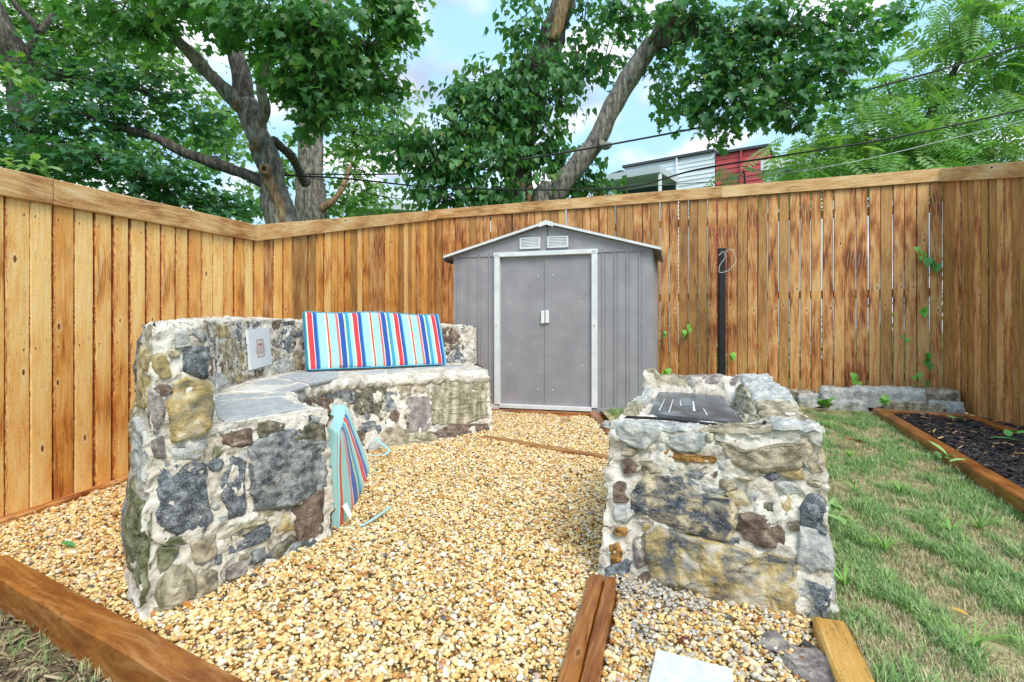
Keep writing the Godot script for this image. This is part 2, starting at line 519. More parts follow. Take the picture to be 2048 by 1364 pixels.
var BENCH_STONES := [
	["end", "light", 14, [72, 930, 105, 932, 127, 882, 74, 872]],
	["end", "grey", 14, [124, 940, 167, 932, 178, 899, 158, 897, 131, 925]],
	["end", "blue", 16, [102, 859, 129, 872, 181, 872, 185, 831, 179, 766, 161, 766, 122, 783, 99, 793, 99, 836]],
	["end", "ochre", 22, [69, 745, 98, 758, 176, 733, 185, 662, 171, 596, 146, 581, 63, 574, 51, 614, 51, 670]],
	["end", "blue", 8, [38, 637, 53, 639, 53, 579, 46, 574, 37, 617]],
	["end", "light", 16, [50, 536, 114, 536, 169, 546, 152, 495, 124, 485, 49, 498]],
	["end", "ochre", 16, [-4, 851, 28, 854, 38, 831, 44, 801, 47, 778, 26, 776, -2, 796]],
	["end", "purple", 18, [-11, 730, 20, 705, 26, 654, 14, 619, -15, 594]],
	["end", "purple", 14, [-14, 569, 16, 579, 23, 508, -7, 511]],
	["end", "brown", 16, [231, 551, 270, 559, 347, 551, 342, 500, 294, 493, 251, 503, 232, 528]],
	["end", "olive", 16, [375, 574, 419, 576, 494, 559, 481, 533, 416, 518, 383, 518]],
	["end", "blue", 6, [495, 576, 543, 576, 544, 559, 504, 559]],
	["end", "grey", 12, [586, 574, 655, 571, 665, 543, 606, 538, 577, 551]],
	["end", "olive", 24, [534, 508, 574, 533, 676, 523, 680, 452, 591, 452, 538, 480]],
	["end", "moss", 8, [191, 533, 210, 536, 230, 516, 220, 478, 196, 470]],
	["end", "grey", 34, [347, 470, 437, 511, 528, 511, 570, 463, 670, 440, 658, 271, 510, 243, 362, 263, 359, 351]],
	["end", "blue", 22, [18, 470, 77, 473, 152, 447, 154, 351, 160, 266, 131, 238, 40, 273, 5, 316, 16, 407]],
	["end", "blue", 12, [263, 452, 309, 430, 301, 291, 297, 261, 247, 261, 228, 319, 226, 384]],
	["end", "blue", 16, [203, 162, 381, 182, 402, 167, 389, 127, 211, 117]],
	["end", "rib", 14, [209, 192, 365, 220, 386, 187, 213, 167]],
	["end", "ochre", 10, [443, 195, 503, 187, 519, 122, 441, 129]],
	["end", "brown", 16, [523, 225, 661, 243, 652, 76, 547, 76, 526, 152]],
	["end", "tan", 22, [98, 208, 180, 205, 185, 129, 110, 124]],
	["end", "moss", 12, [-13, 250, 69, 235, 85, 208, 5, 225]],
	["end", "moss", 14, [-5, 220, 64, 202, 37, 155, -2, 127, -10, 162]],
	["end", "rib", 24, [2, 112, 36, 142, 74, 134, 90, 94, 97, 43, 74, 13, 0, 33, -7, 71]],
	["end", "tan", 16, [112, 76, 154, 86, 185, 76, 188, 11, 132, -7, 105, -10]],
	["end", "purple", 12, [222, 71, 279, 71, 304, 33, 293, 18, 227, 28]],
	["end", "grey", 12, [333, 86, 382, 94, 437, 61, 425, 41, 330, 54]],
	["end", "olive", 12, [433, 81, 498, 91, 509, 74, 431, 33, 351, 11, 358, 38]],
	["end", "rib", 14, [-20, 33, 75, 8, 61, -12, -21, -2]],
	["inner", "purple", 10, [1880, 372, 2270, 373, 2370, 242, 2340, 199, 1980, 272, 1820, 320]],
	["inner", "ochre", 10, [2360, 367, 2910, 375, 2830, 307, 2410, 304]],
	["inner", "grey", 8, [3030, 379, 3260, 385, 3230, 269, 3060, 285]],
	["inner", "tan", 14, [2480, 240, 2900, 280, 3200, 233, 3080, 158, 2820, 30, 2620, 54, 2520, 111, 2560, 173]],
	["inner", "brown", 8, [1880, 210, 2280, 169, 2110, 90, 1870, 100]],
	["inner", "light", 8, [2140, 89, 2370, 97, 2690, 30, 2110, 24]],
	["inner", "ochre", 8, [3220, 197, 3350, 149, 3350, 83, 3170, 83, 3110, 135]],
	["inner", "ochre", 10, [2910, 53, 3120, 63, 3320, 18, 3100, 9, 2940, 24]],
	["inner", "brown", 12, [3380, 29, 3550, 59, 3920, 51, 3950, 17, 3420, 16]],
	["inner", "blue", 6, [3560, 398, 3920, 400, 3910, 368, 3550, 363]],
	["inner", "brown", 8, [4320, 412, 4600, 418, 4550, 366, 4400, 331]],
	["inner", "purple", 8, [4280, 272, 4430, 297, 4520, 218, 4440, 194, 4270, 239]],
	["inner", "blue", 6, [4700, 410, 5020, 416, 4980, 388, 4760, 384]],
	["inner", "blue", 6, [4560, 321, 4680, 347, 4660, 259, 4560, 252]],
	["inner", "grey", 10, [4710, 339, 5010, 375, 5160, 357, 5150, 301, 4740, 295]],
	["inner", "grey", 12, [4600, 260, 4900, 285, 4980, 229, 4810, 160, 4580, 199]],
	["inner", "tan", 8, [4260, 197, 4470, 175, 4490, 124, 4270, 112]],
	["inner", "tan", 12, [4900, 140, 5130, 154, 5170, 24, 4980, 30]],
	["inner", "light", 12, [4490, 124, 4870, 132, 4910, 14, 4540, 10, 4260, 54]],
	["inner", "purple", 6, [3350, 245, 3450, 243, 3420, 184, 3350, 194]],
	["inner", "brown", 14, [8320, 335, 8490, 360, 8660, 273, 8610, 186, 8410, 113, 8350, 200]],
	["inner", "grey", 14, [8410, 39, 8610, 149, 8810, 61, 8780, 24]],
	["front", "olive", 16, [5690, 534, 6510, 517, 6430, 413, 6260, 326, 5730, 336, 5620, 363, 5670, 452]],
	["front", "purple", 14, [7150, 383, 7650, 380, 7690, 259, 7610, 162, 7210, 168, 7160, 275]],
	["front", "rib", 30, [7900, 457, 8150, 486, 8830, 516, 8850, 450, 8820, 336, 8420, 329, 7830, 304]],
	["front", "rib", 24, [7790, 256, 7950, 292, 8800, 319, 8830, 215, 8380, 174, 7770, 195]],
	["front", "brown", 24, [7800, 133, 8050, 162, 8260, 170, 8850, 145, 8850, 85, 8350, 85, 7880, 95]],
	["front", "tan", 16, [6510, 199, 6800, 217, 7040, 158, 7060, 70, 6660, 53, 6350, 101, 6340, 160]],
	["front", "rib", 16, [7150, 125, 7330, 141, 7800, 133, 7820, 56, 7390, 44, 7110, 61]],
	["front", "grey", 10, [6540, 442, 6830, 445, 6810, 329, 6580, 318, 6420, 361]],
	["front", "grey", 10, [5670, 258, 6060, 256, 6110, 211, 5810, 192, 5650, 222]],
	["front", "brown", 14, [3730, 480, 4610, 477, 5080, 439, 4910, 366, 4660, 376, 4070, 427]],
	["front", "grey", 14, [4750, 493, 5480, 527, 5620, 514, 5550, 412, 5200, 426]],
	["front", "grey", 8, [7790, 517, 7980, 536, 8320, 540, 8290, 510, 7920, 503]],
	["front", "blue", 6, [8480, 539, 8600, 542, 8600, 524, 8490, 520]],
	["front", "light", 10, [5830, 91, 6110, 137, 6320, 117, 6420, 57, 5930, 57]],
	["front", "blue", 6, [8490, 78, 8670, 74, 8670, 53, 8500, 58]],
	["front", "tan", 10, [6890, 483, 7480, 489, 7690, 436, 7180, 422, 7030, 402]],
	["front", "light", 8, [7880, 76, 8350, 78, 8440, 57, 7870, 46]],
	["outer", "moss", 20, [1729, 62, 2000, 15, 0, 255, 0, 112, 0, 60, 0, 130, 0, 210, 1687, -38]],
	["outer", "light", 14, [1880, 348, 1987, 245, 1791, 258, 1704, 332]],
	["seat", "slate", 6, [-1549, 2992, -1338, 3078, -1278, 2907, -1431, 2717]],
	["seat", "white", 7, [-1551, 3154, -1653, 3544, -1389, 3487, -1342, 3135]],
	["seat", "slate", 6, [-1662, 3639, -1676, 3962, -1416, 3705, -1409, 3544, -1656, 3582]],
	["seat", "slate", 6, [-1696, 4114, -1749, 4731, -1411, 4646, -1231, 4037, -1269, 3591, -1411, 3753]],
	["seat", "slate", 6, [-1333, 3154, -1356, 3620, -1244, 3477, -1240, 3173]],
	["seat", "slate", 6, [-1307, 3040, -1238, 3097, -1171, 2945, -1258, 2907]],
	["seat", "slate", 6, [-1196, 4389, -1173, 4664, -1069, 4788, -1033, 4550]],
	["seat", "slate", 6, [-1062, 4845, -951, 4978, -933, 4788, -1020, 4608]],
	["seat", "slate", 6, [-889, 5168, -691, 5377, -673, 5083, -847, 4921]],
	["seat", "slate", 6, [-664, 5406, -482, 5539, -436, 5235, -647, 5102]],
]
var GRILL_STONES := [
	["gf", "light", 30, [48, 565, 91, 585, 264, 568, 234, 535, 182, 496, 59, 520]],
	["gf", "light", 16, [278, 525, 302, 545, 479, 568, 483, 531, 434, 503, 365, 498]],
	["gf", "rib", 12, [482, 563, 526, 568, 517, 538, 486, 528]],
	["gf", "amber", 14, [281, 479, 317, 496, 399, 488, 521, 488, 515, 468, 378, 463]],
	["gf", "tan", 34, [566, 541, 599, 528, 648, 516, 729, 530, 840, 548, 912, 555, 920, 526, 878, 479, 727, 456, 642, 463, 593, 496]],
	["gf", "tan", 14, [909, 501, 955, 520, 986, 471, 955, 461, 918, 478]],
	["gf", "brown", 18, [67, 442, 124, 451, 157, 427, 146, 407, 90, 399]],
	["gf", "tan", 14, [80, 498, 146, 489, 129, 466, 71, 466]],
	["gf", "grey", 10, [390, 426, 470, 432, 482, 416, 443, 406]],
	["gf", "brown", 10, [485, 429, 543, 437, 537, 417, 504, 409]],
	["gf", "brown", 14, [41, 359, 113, 360, 118, 298, 49, 285]],
	["gf", "blueochre", 30, [202, 355, 227, 396, 311, 391, 335, 374, 403, 372, 421, 352, 571, 347, 579, 293, 568, 218, 447, 221, 340, 245, 200, 260, 160, 273, 156, 327]],
	["gf", "light", 12, [414, 407, 465, 402, 527, 377, 571, 369, 515, 360, 466, 377]],
	["gf", "rib", 14, [608, 422, 673, 427, 710, 422, 646, 411]],
	["gf", "grey", 10, [274, 396, 369, 407, 380, 387, 311, 377]],
	["gf", "brown", 18, [644, 297, 680, 303, 767, 305, 805, 262, 803, 221, 744, 206, 669, 226, 638, 255]],
	["gf", "blue", 22, [888, 344, 920, 394, 946, 404, 987, 377, 988, 297, 987, 277, 950, 280, 894, 290]],
	["gf", "light", 26, [891, 282, 950, 275, 987, 270, 994, 198, 987, 171, 909, 153, 878, 183, 885, 235]],
	["gf", "ochregrey", 40, [268, 159, 298, 201, 432, 195, 518, 184, 662, 176, 687, 159, 742, 174, 827, 166, 829, 123, 816, 44, 808, -6, 749, -28, 683, -27, 540, -5, 352, -5, 308, 15, 286, 92]],
	["gf", "blue", 26, [901, 118, 928, 114, 982, 106, 982, 62, 961, 17, 934, 20, 920, 61]],
	["gf", "grey", 12, [876, 12, 923, 30, 934, 14, 901, -22, 866, -5]],
	["gf", "amber", 16, [48, 124, 79, 141, 112, 114, 109, 79, 59, 62]],
	["gf", "blue", 20, [35, 42, 126, 89, 151, 76, 128, 5, 94, -16, 37, 20]],
	["gf", "light", 16, [50, 272, 156, 292, 158, 257, 126, 221, 57, 220]],
	["gf", "amber", 12, [55, 191, 122, 200, 118, 173, 60, 169]],
	["gf", "purple", 14, [155, 163, 206, 178, 219, 84, 187, 62, 158, 119]],
	["gf", "ochre", 8, [816, 374, 847, 384, 853, 340, 833, 318, 814, 345]],
]

# ---------------------------------------------------------------- ground
func gravel_left(d: float) -> float:
	# inner edge of the long timber in front, then the foot of the left fence
	if d < 2.25:
		return -0.64 - (d - 1.46) * 1.64
	if d < 4.6:
		return lerpf(-2.50, -2.09, (d - 2.25) / 2.35)
	return lerpf(-2.09, -1.0, (d - 4.6) / 3.4)

func lawn_left(d: float) -> float:
	if d < 1.9:
		return lerpf(0.80, 1.03, clampf((d - 1.1) / 0.8, 0.0, 1.0))
	if d < 2.9:
		return lerpf(1.03, 1.24, d - 1.9)
	return lerpf(1.24, 0.92, clampf((d - 2.9) / 0.5, 0.0, 1.0))

func lawn_right(d: float) -> float:
	return 2.52 + (d - 2.71) * 0.3628

func gravel_y(x: float, d: float) -> float:
	var y := ground_h(d)
	y += 0.03 * exp(-((x + 0.75) * (x + 0.75) + (d - 2.3) * (d - 2.3)) / 0.16)
	y += 0.012 * lump.get_noise_2d(x * 0.25, d * 0.25)
	y -= 0.045 * smoothstep(4.9, 5.6, d)
	return y

func build_ground() -> void:
	var st := st_new()
	sheet(st, 1, 1, func(u, v): return w(lerpf(-150, 150, u), -0.14, lerpf(-60, 220, v)))
	structure(done(st), "ground", M.far_grass)
	st = st_new()
	sheet(st, 1, 1, func(u, v): return w(lerpf(-30, 30, u), 0.02, lerpf(8.6, 60, v)))
	structure(done(st), "alley_ground", M.far_grass)
	st = st_new()
	sheet(st, 40, 60, func(u, v):
		var d := lerpf(0.9, 7.9, v)
		return w(lerpf(gravel_left(d), lawn_left(d) + 0.25, u), gravel_y(lerpf(gravel_left(d), lawn_left(d), u), d) - 0.018, d))
	structure(done(st), "gravel_base", M.gravel_bed)
	st = st_new()
	sheet(st, 40, 60, func(u, v):
		var d := lerpf(0.6, 7.2, v)
		var x := lerpf(lawn_left(d) - 0.05, maxf(lawn_right(d), 2.0) + 1.2, u)
		return w(x, ground_h(d) + 0.015 + 0.02 * lump.get_noise_2d(x * 0.3, d * 0.3), d))
	structure(done(st), "lawn_soil", M.straw)
	st = st_new()
	sheet(st, 30, 20, func(u, v):
		var x := lerpf(-3.2, -0.2, u)
		var d := lerpf(0.5, 2.6, v)
		return w(x, -0.085 + 0.02 * lump.get_noise_2d(x * 0.5, d * 0.5), d))
	structure(done(st), "dirt_ground", M.litter)

# ---------------------------------------------------------------- fences
func board_mesh(wd: float, y0: float, y1: float, th: float, strip: int, sd: float, slope := 0.0) -> ArrayMesh:
	var st := st_new()
	st.set_smooth_group(-1)
	var b := 0.005
	var prof := [Vector2(-wd / 2, -th), Vector2(-wd / 2, -b), Vector2(-wd / 2 + b, 0), Vector2(0, 0.0012), Vector2(wd / 2 - b, 0), Vector2(wd / 2, -b), Vector2(wd / 2, -th)]
	var us := [0.02, 0.03, 0.07, 0.5, 0.93, 0.97, 0.98]
	var n := 4
	var rows := []
	for j in n + 1:
		var y := lerpf(y0, y1, float(j) / n)
		var row := []
		for k in prof.size():
			var p: Vector2 = prof[k]
			var yy := y + (slope * p.x if j == n else 0.0)
			row.append(Vector3(p.x + 0.0025 * fine.get_noise_2d(sd * 3.0, y * 0.06 + (4.0 if p.x > 0.0 else 0.0)) * 2.0, yy, p.y))
		rows.append(row)
	for j in n:
		for k in prof.size() - 1:
			var ua: float = (strip + us[k]) / 8.0
			var ub: float = (strip + us[k + 1]) / 8.0
			var va: float = clampf((y1 - lerpf(y0, y1, float(j) / n)) / 2.35 + 0.01, 0.0, 0.995)
			var vb: float = clampf((y1 - lerpf(y0, y1, float(j + 1) / n)) / 2.35 + 0.01, 0.0, 0.995)
			quad(st, rows[j][k], rows[j][k + 1], rows[j + 1][k + 1], rows[j + 1][k], Vector2(ua, va), Vector2(ub, va), Vector2(ub, vb), Vector2(ua, vb))
	for j in [0, n]:
		var r: Array = rows[j]
		for k in range(1, r.size() - 1):
			var uv := Vector2((strip + 0.5) / 8.0, 0.5)
			st.set_uv(uv); st.add_vertex(r[0])
			st.set_uv(uv); st.add_vertex(r[k] if j == n else r[k + 1])
			st.set_uv(uv); st.add_vertex(r[k + 1] if j == n else r[k])
	return done(st)

# a squared length of wood from a to b (its top middle line), with grain along it
func beam_mesh(a: Vector3, b: Vector3, wd: float, th: float, strip: int, v0: float, bevel := 0.006, cells := 6, face_up := true) -> ArrayMesh:
	var st := st_new()
	st.set_smooth_group(-1)
	var t := (b - a).normalized()
	var s := t.cross(Vector3.UP).normalized() if absf(t.y) < 0.9 else Vector3.RIGHT
	var up := s.cross(t).normalized()
	var lenm := a.distance_to(b)
	var h := wd / 2
	var prof := [Vector2(-h, -th), Vector2(-h, -bevel), Vector2(-h + bevel, 0), Vector2(h - bevel, 0), Vector2(h, -bevel), Vector2(h, -th), Vector2(-h, -th)]
	var us := [0.0, 0.36, 0.40, 0.86, 0.90, 0.55, 0.2]
	var rows := []
	for j in cells + 1:
		var f := float(j) / cells
		var row := []
		for k in prof.size():
			var p: Vector2 = prof[k]
			var q := a.lerp(b, f) + s * p.x + up * p.y
			var wob := 0.004 * Vector3(lump.get_noise_3d(q.x, q.y, q.z), lump.get_noise_3d(q.y, q.z, q.x), lump.get_noise_3d(q.z, q.x, q.y))
			row.append(q + wob)
		rows.append(row)
	for j in cells:
		for k in prof.size() - 1:
			var ua: float = (strip + 0.03 + 0.94 * us[k]) / 8.0
			var ub: float = (strip + 0.03 + 0.94 * us[k + 1]) / 8.0
			var va: float = v0 + lenm / 2.35 * j / cells
			var vb: float = v0 + lenm / 2.35 * (j + 1) / cells
			quad(st, rows[j][k + 1], rows[j][k], rows[j + 1][k], rows[j + 1][k + 1], Vector2(ub, va), Vector2(ua, va), Vector2(ua, vb), Vector2(ub, vb))
	for j in [0, cells]:
		var r: Array = rows[j]
		for k in range(1, 5):
			st.set_uv(Vector2((strip + 0.3) / 8.0, 0.3)); st.add_vertex(r[0])
			st.set_uv(Vector2((strip + 0.35) / 8.0, 0.31)); st.add_vertex(r[k] if j == 0 else r[k + 1])
			st.set_uv(Vector2((strip + 0.35) / 8.0, 0.33)); st.add_vertex(r[k + 1] if j == 0 else r[k])
	return done(st)

# boards side by side from plan point a to b (x, distance); heights given at both ends
func fence(label: String, a: Vector2, b: Vector2, top: Vector2, foot: Vector2, count: int, gap: float, mats: Array, joints: Array, cap_mat: String, rails: Array, backed := false) -> void:
	var dir := (b - a).normalized()
	var lenm := a.distance_to(b)
	var f := thing("board_fence", label, "fence", w(a.x, 0, a.y), atan2(dir.y, dir.x), "boards around the yard")
	var pitch := lenm / count
	var slope := (top.y - top.x) / lenm
	for k in count:
		var x := (k + 0.5) * pitch
		var y1 := lerpf(top.x, top.y, x / lenm) - 0.02
		var y0 := lerpf(foot.x, foot.y, x / lenm) + rng.randf_range(-0.012, 0.012)
		var m: String = mats[rng.randi() % mats.size()]
		var wd := pitch - gap * rng.randf_range(0.3, 1.5)
		var o := part(board_mesh(wd, y0, y1, 0.018, rng.randi() % 8, k + a.x * 7.0, slope), "board", M[m], f, Vector3(x, 0, rng.randf_range(-0.004, 0.004)))
		o.rotation.z = rng.randf_range(-0.0022, 0.0022)
		o.rotation.y = rng.randf_range(-0.012, 0.012)
	part(board_mesh(0.09, foot.x, top.x - 0.03, 0.08, 3, 1.0), "post", M.fence_brown, f, Vector3(0.0, 0, -0.024))
	if backed:
		for k in count - 1:
			var x := (k + 1.0) * pitch
			part(board_mesh(pitch * 0.8, lerpf(foot.x, foot.y, x / lenm), lerpf(top.x, top.y, x / lenm) - 0.03, 0.016, rng.randi() % 8, k * 3.0, slope), "back_board", M.fence_brown, f, Vector3(x, 0, -0.024))
	for k in joints.size() - 1:
		var x0: float = joints[k]
		var x1: float = joints[k + 1]
		var st := st_new()
		var n := 8
		var hh := 0.132
		var th := 0.022
		var strip := rng.randi() % 8
		var v0 := rng.randf_range(0.0, 0.3)
		st.set_smooth_group(-1)
		for j in n:
			var xa := lerpf(x0 + 0.0015, x1 - 0.0015, float(j) / n)
			var xb := lerpf(x0 + 0.0015, x1 - 0.0015, float(j + 1) / n)
			var ya := lerpf(top.x, top.y, xa / lenm)
			var yb := lerpf(top.x, top.y, xb / lenm)
			var va := v0 + (xa - x0) / 2.35
			var vb := v0 + (xb - x0) / 2.35
			var b2 := 0.004
			var pr := [[-hh, 0.008, 0.0], [-hh, 0.008 + th - b2, 0.03], [-hh + b2, 0.008 + th, 0.08], [-b2, 0.008 + th, 0.92], [0.0, 0.008 + th - b2, 0.96], [0.0, -0.03, 0.99], [-0.02, -0.03, 0.99]]
			for q in pr.size() - 1:
				var u0: float = (strip + 0.02 + 0.96 * pr[q][2]) / 8.0
				var u1: float = (strip + 0.02 + 0.96 * pr[q + 1][2]) / 8.0
				quad(st, Vector3(xa, ya + pr[q][0], pr[q][1]), Vector3(xb, yb + pr[q][0], pr[q][1]), Vector3(xb, yb + pr[q + 1][0], pr[q + 1][1]), Vector3(xa, ya + pr[q + 1][0], pr[q + 1][1]),
					Vector2(u0, va), Vector2(u0, vb), Vector2(u1, vb), Vector2(u1, va))
		part(done(st), "top_board", M[cap_mat], f)
	for r in rails:
		var pa := Vector3(0, lerpf(foot.x, top.x, r), -0.062 if backed else -0.042)
		var pb := Vector3(lenm, lerpf(foot.y, top.y, r), -0.062 if backed else -0.042)
		part(beam_mesh(pa, pb, 0.036, 0.085, rng.randi() % 8, 0.1), "rail", M.fence_brown, f)

const CORNER_A := Vector2(-2.09, 4.6)
const CORNER_B := Vector2(-1.08, 7.98)
const CORNER_C := Vector2(4.32, 5.7)

func build_fences() -> void:
	var start := Vector2(-2.43, 2.7) - Vector2(0.176, 0.984) * 1.06
	fence("honey coloured close board fence nearest on the left, behind the tall bench end", start, CORNER_A, Vector2(1.66, 1.782), Vector2(-0.03, 0.08), 25, 0.011,
		["fence_warm", "fence_warm", "fence_warm", "fence_orange"], [0.0, 1.29, 2.99], "fence_cap", [0.2, 0.62], true)
	fence("golden brown close board fence whose top climbs towards the shed, behind the striped back cushion", CORNER_A, CORNER_B, Vector2(1.782, 2.61), Vector2(0.05, 0.12), 30, 0.010,
		["fence_tan", "fence_warm", "fence_orange", "fence_brown"], [0.0, 3.52], "fence_cap", [0.2, 0.62], true)
	fence("weathered tan board fence with light showing through gaps, behind the grey shed", CORNER_B, CORNER_C, Vector2(2.61, 2.55), Vector2(0.1, 0.16), 55, 0.0075,
		["fence_tan", "fence_tan", "fence_brown"], [0.0, 3.78, 5.86], "fence_cap", [0.14, 0.5, 0.86])
	fence("brown board fence at the right edge beside the bark mulch bed", CORNER_C, CORNER_C + Vector2(-0.12, -0.993) * 3.4, Vector2(2.55, 1.79), Vector2(0.18, -0.18), 37, 0.006,
		["fence_brown", "fence_tan"], [0.0, 3.4], "fence_cap", [0.14, 0.5, 0.86])

# ---------------------------------------------------------------- shed
func build_shed() -> void:
	var sh := thing("metal_shed", "grey metal garden shed with white framed double doors and gable vents", "shed", w(-0.625, 0.125, 6.045), atan2(-0.284, 0.959))
	var W := 2.06
	var D := 1.0
	var EV := 1.60
	var PK := 1.885
	var ribs := func(x0: float, x1: float, y0: float, y1: float, z: float) -> ArrayMesh:
		# sheet with narrow raised ribs every 11 cm
		var st := st_new()
		st.set_smooth_group(-1)
		var xs := [x0]
		var zs := [0.0]
		var x := x0 + 0.055
		while x < x1 - 0.03:
			for q in [[-0.012, 0.0], [-0.007, 0.012], [0.004, 0.012], [0.009, 0.0], [0.02, 0.0], [0.024, 0.006], [0.03, 0.006], [0.034, 0.0]]:
				xs.append(x + q[0]); zs.append(q[1])
			x += 0.118
		xs.append(x1); zs.append(0.0)
		for i in xs.size() - 1:
			quad(st, Vector3(xs[i], y0, z + zs[i]), Vector3(xs[i + 1], y0, z + zs[i + 1]), Vector3(xs[i + 1], y1, z + zs[i + 1]), Vector3(xs[i], y1, z + zs[i]))
		return done(st)
	part(ribs.call(0.0, 0.47, 0.0, EV, 0.0), "front_wall_panel", M.metal_grey, sh)
	part(ribs.call(1.53, W, 0.0, EV, 0.0), "front_wall_panel", M.metal_grey, sh)
	# side and back walls
	for s in 2:
		var st := st_new()
		var x := 0.0 if s == 0 else W
		var n := 11
		st.set_smooth_group(-1)
		for i in n:
			var z0 := -D * i / n
			var z1 := -D * (i + 1) / n
			var zm := (z0 + z1) / 2
			var o := -0.012 if s == 0 else 0.012
			for seg in [[z0, 0.0, zm + 0.02, 0.0], [zm + 0.02, 0.0, zm + 0.01, o], [zm + 0.01, o, zm - 0.01, o], [zm - 0.01, o, zm - 0.02, 0.0], [zm - 0.02, 0.0, z1, 0.0]]:
				var a := Vector3(x + seg[1], 0, seg[0])
				var b := Vector3(x + seg[3], 0, seg[2])
				if s == 1:
					quad(st, a, b, b + Vector3(0, EV, 0), a + Vector3(0, EV, 0))
				else:
					quad(st, b, a, a + Vector3(0, EV, 0), b + Vector3(0, EV, 0))
		part(done(st), "side_wall", M.metal_grey, sh)
	var st := st_new()
	st.set_smooth_group(-1)
	quad(st, Vector3(W, 0, -D), Vector3(0, 0, -D), Vector3(0, EV, -D), Vector3(W, EV, -D))
	tri(st, Vector3(W, EV, -D), Vector3(0, EV, -D), Vector3(W / 2, PK - 0.02, -D))
	part(done(st), "back_wall", M.metal_grey, sh)
	# gable
	for s in 2:
		st = st_new()
		st.set_smooth_group(-1)
		var xa := 0.0 if s == 0 else W / 2 + 0.003
		var xb := W / 2 - 0.003 if s == 0 else W
		var ya := EV - 0.012 if s == 0 else PK - 0.02
		var yb := PK - 0.02 if s == 0 else EV - 0.012
		quad(st, Vector3(xa, EV - 0.03, 0.012), Vector3(xb, EV - 0.03, 0.012), Vector3(xb, yb, 0.012), Vector3(xa, ya, 0.012))
		quad(st, Vector3(xa, EV - 0.03, 0.0), Vector3(xb, EV - 0.03, 0.0), Vector3(xb, EV - 0.03, 0.012), Vector3(xa, EV - 0.03, 0.012))
		part(done(st), "gable_panel", M.metal_grey, sh)
	# roof: two sheets with a folded white edge
	var over := 0.085
	var slope := (PK - EV) / (W / 2)
	for s in 2:
		st = st_new()
		st.set_smooth_group(-1)
		var x0 := -over if s == 0 else W + over
		var y0 := EV - over * slope
		var c := W / 2
		for lv in [0.0, -0.012]:
			var q := [Vector3(x0, y0 + lv, 0.06), Vector3(c, PK + lv, 0.06), Vector3(c, PK + lv, -D - 0.05), Vector3(x0, y0 + lv, -D - 0.05)]
			if (s == 1) != (lv < 0.0):
				q.reverse()
			quad(st, q[0], q[1], q[2], q[3])
		quad(st, Vector3(x0, y0 - 0.05, 0.06), Vector3(x0, y0 - 0.05, -D - 0.05), Vector3(x0, y0, -D - 0.05), Vector3(x0, y0, 0.06))
		var r := part(done(st), "roof_sheet", M.metal_grey, sh)
		st = st_new()
		st.set_smooth_group(-1)
		var e0 := Vector3(x0, y0 - 0.013, 0.062)
		var e1 := Vector3(c, PK - 0.013, 0.062)
		if s == 1:
			var sw := e0; e0 = e1; e1 = sw
		var up := Vector3(0, 0.024, 0)
		var fw := Vector3(0, 0, 0.012)
		quad(st, e0 + fw, e1 + fw, e1 + fw + up, e0 + fw + up)
		quad(st, e0 + fw + up, e1 + fw + up, e1 + up - fw * 3.0, e0 + up - fw * 3.0)
		quad(st, e0, e1, e1 + fw, e0 + fw)
		part(done(st), "roof_edge", M.metal_white, r)
	st = st_new()
	st.set_smooth_group(-1)
	for s in [-1.0, 1.0]:
		var a := Vector3(W / 2 + s * 0.075, PK + 0.016 - 0.075 * slope, 0.078)
		var b := Vector3(W / 2, PK + 0.02, 0.078)
		var dn := Vector3(0, -0.045, 0)
		var bk := Vector3(0, 0, -D - 0.14)
		if s < 0.0:
			quad(st, a + dn, b + dn, b, a)
			quad(st, a, b, b + bk, a + bk)
		else:
			quad(st, b + dn, a + dn, a, b)
			quad(st, b, a, a + bk, b + bk)
	part(done(st), "ridge_cap", M.metal_white, sh)
	# white door frame
	var dx0 := 0.467
	var dx1 := 1.535
	part(box_mesh(Vector3(dx0, 0.035, -0.02), Vector3(dx0 + 0.058, EV - 0.004, 0.034), 0.004), "door_jamb", M.metal_white, sh)
	part(box_mesh(Vector3(dx1 - 0.058, 0.035, -0.02), Vector3(dx1, EV - 0.004, 0.034), 0.004), "door_jamb", M.metal_white, sh)
	part(box_mesh(Vector3(dx0 - 0.004, EV - 0.042, -0.018), Vector3(dx1 + 0.004, EV + 0.004, 0.038), 0.004), "door_header", M.metal_white, sh)
	part(box_mesh(Vector3(dx0 + 0.058, 0.0, -0.03), Vector3(dx1 - 0.058, 0.042, 0.036), 0.004), "door_sill", M.metal_white, sh)
	part(box_mesh(Vector3(-0.01, -0.03, -0.02), Vector3(dx0 + 0.058, 0.034, 0.022), 0.003), "base_rail", M.metal_white, sh)
	part(box_mesh(Vector3(dx1 - 0.058, -0.03, -0.02), Vector3(W + 0.01, 0.034, 0.022), 0.003), "base_rail", M.metal_grey, sh)
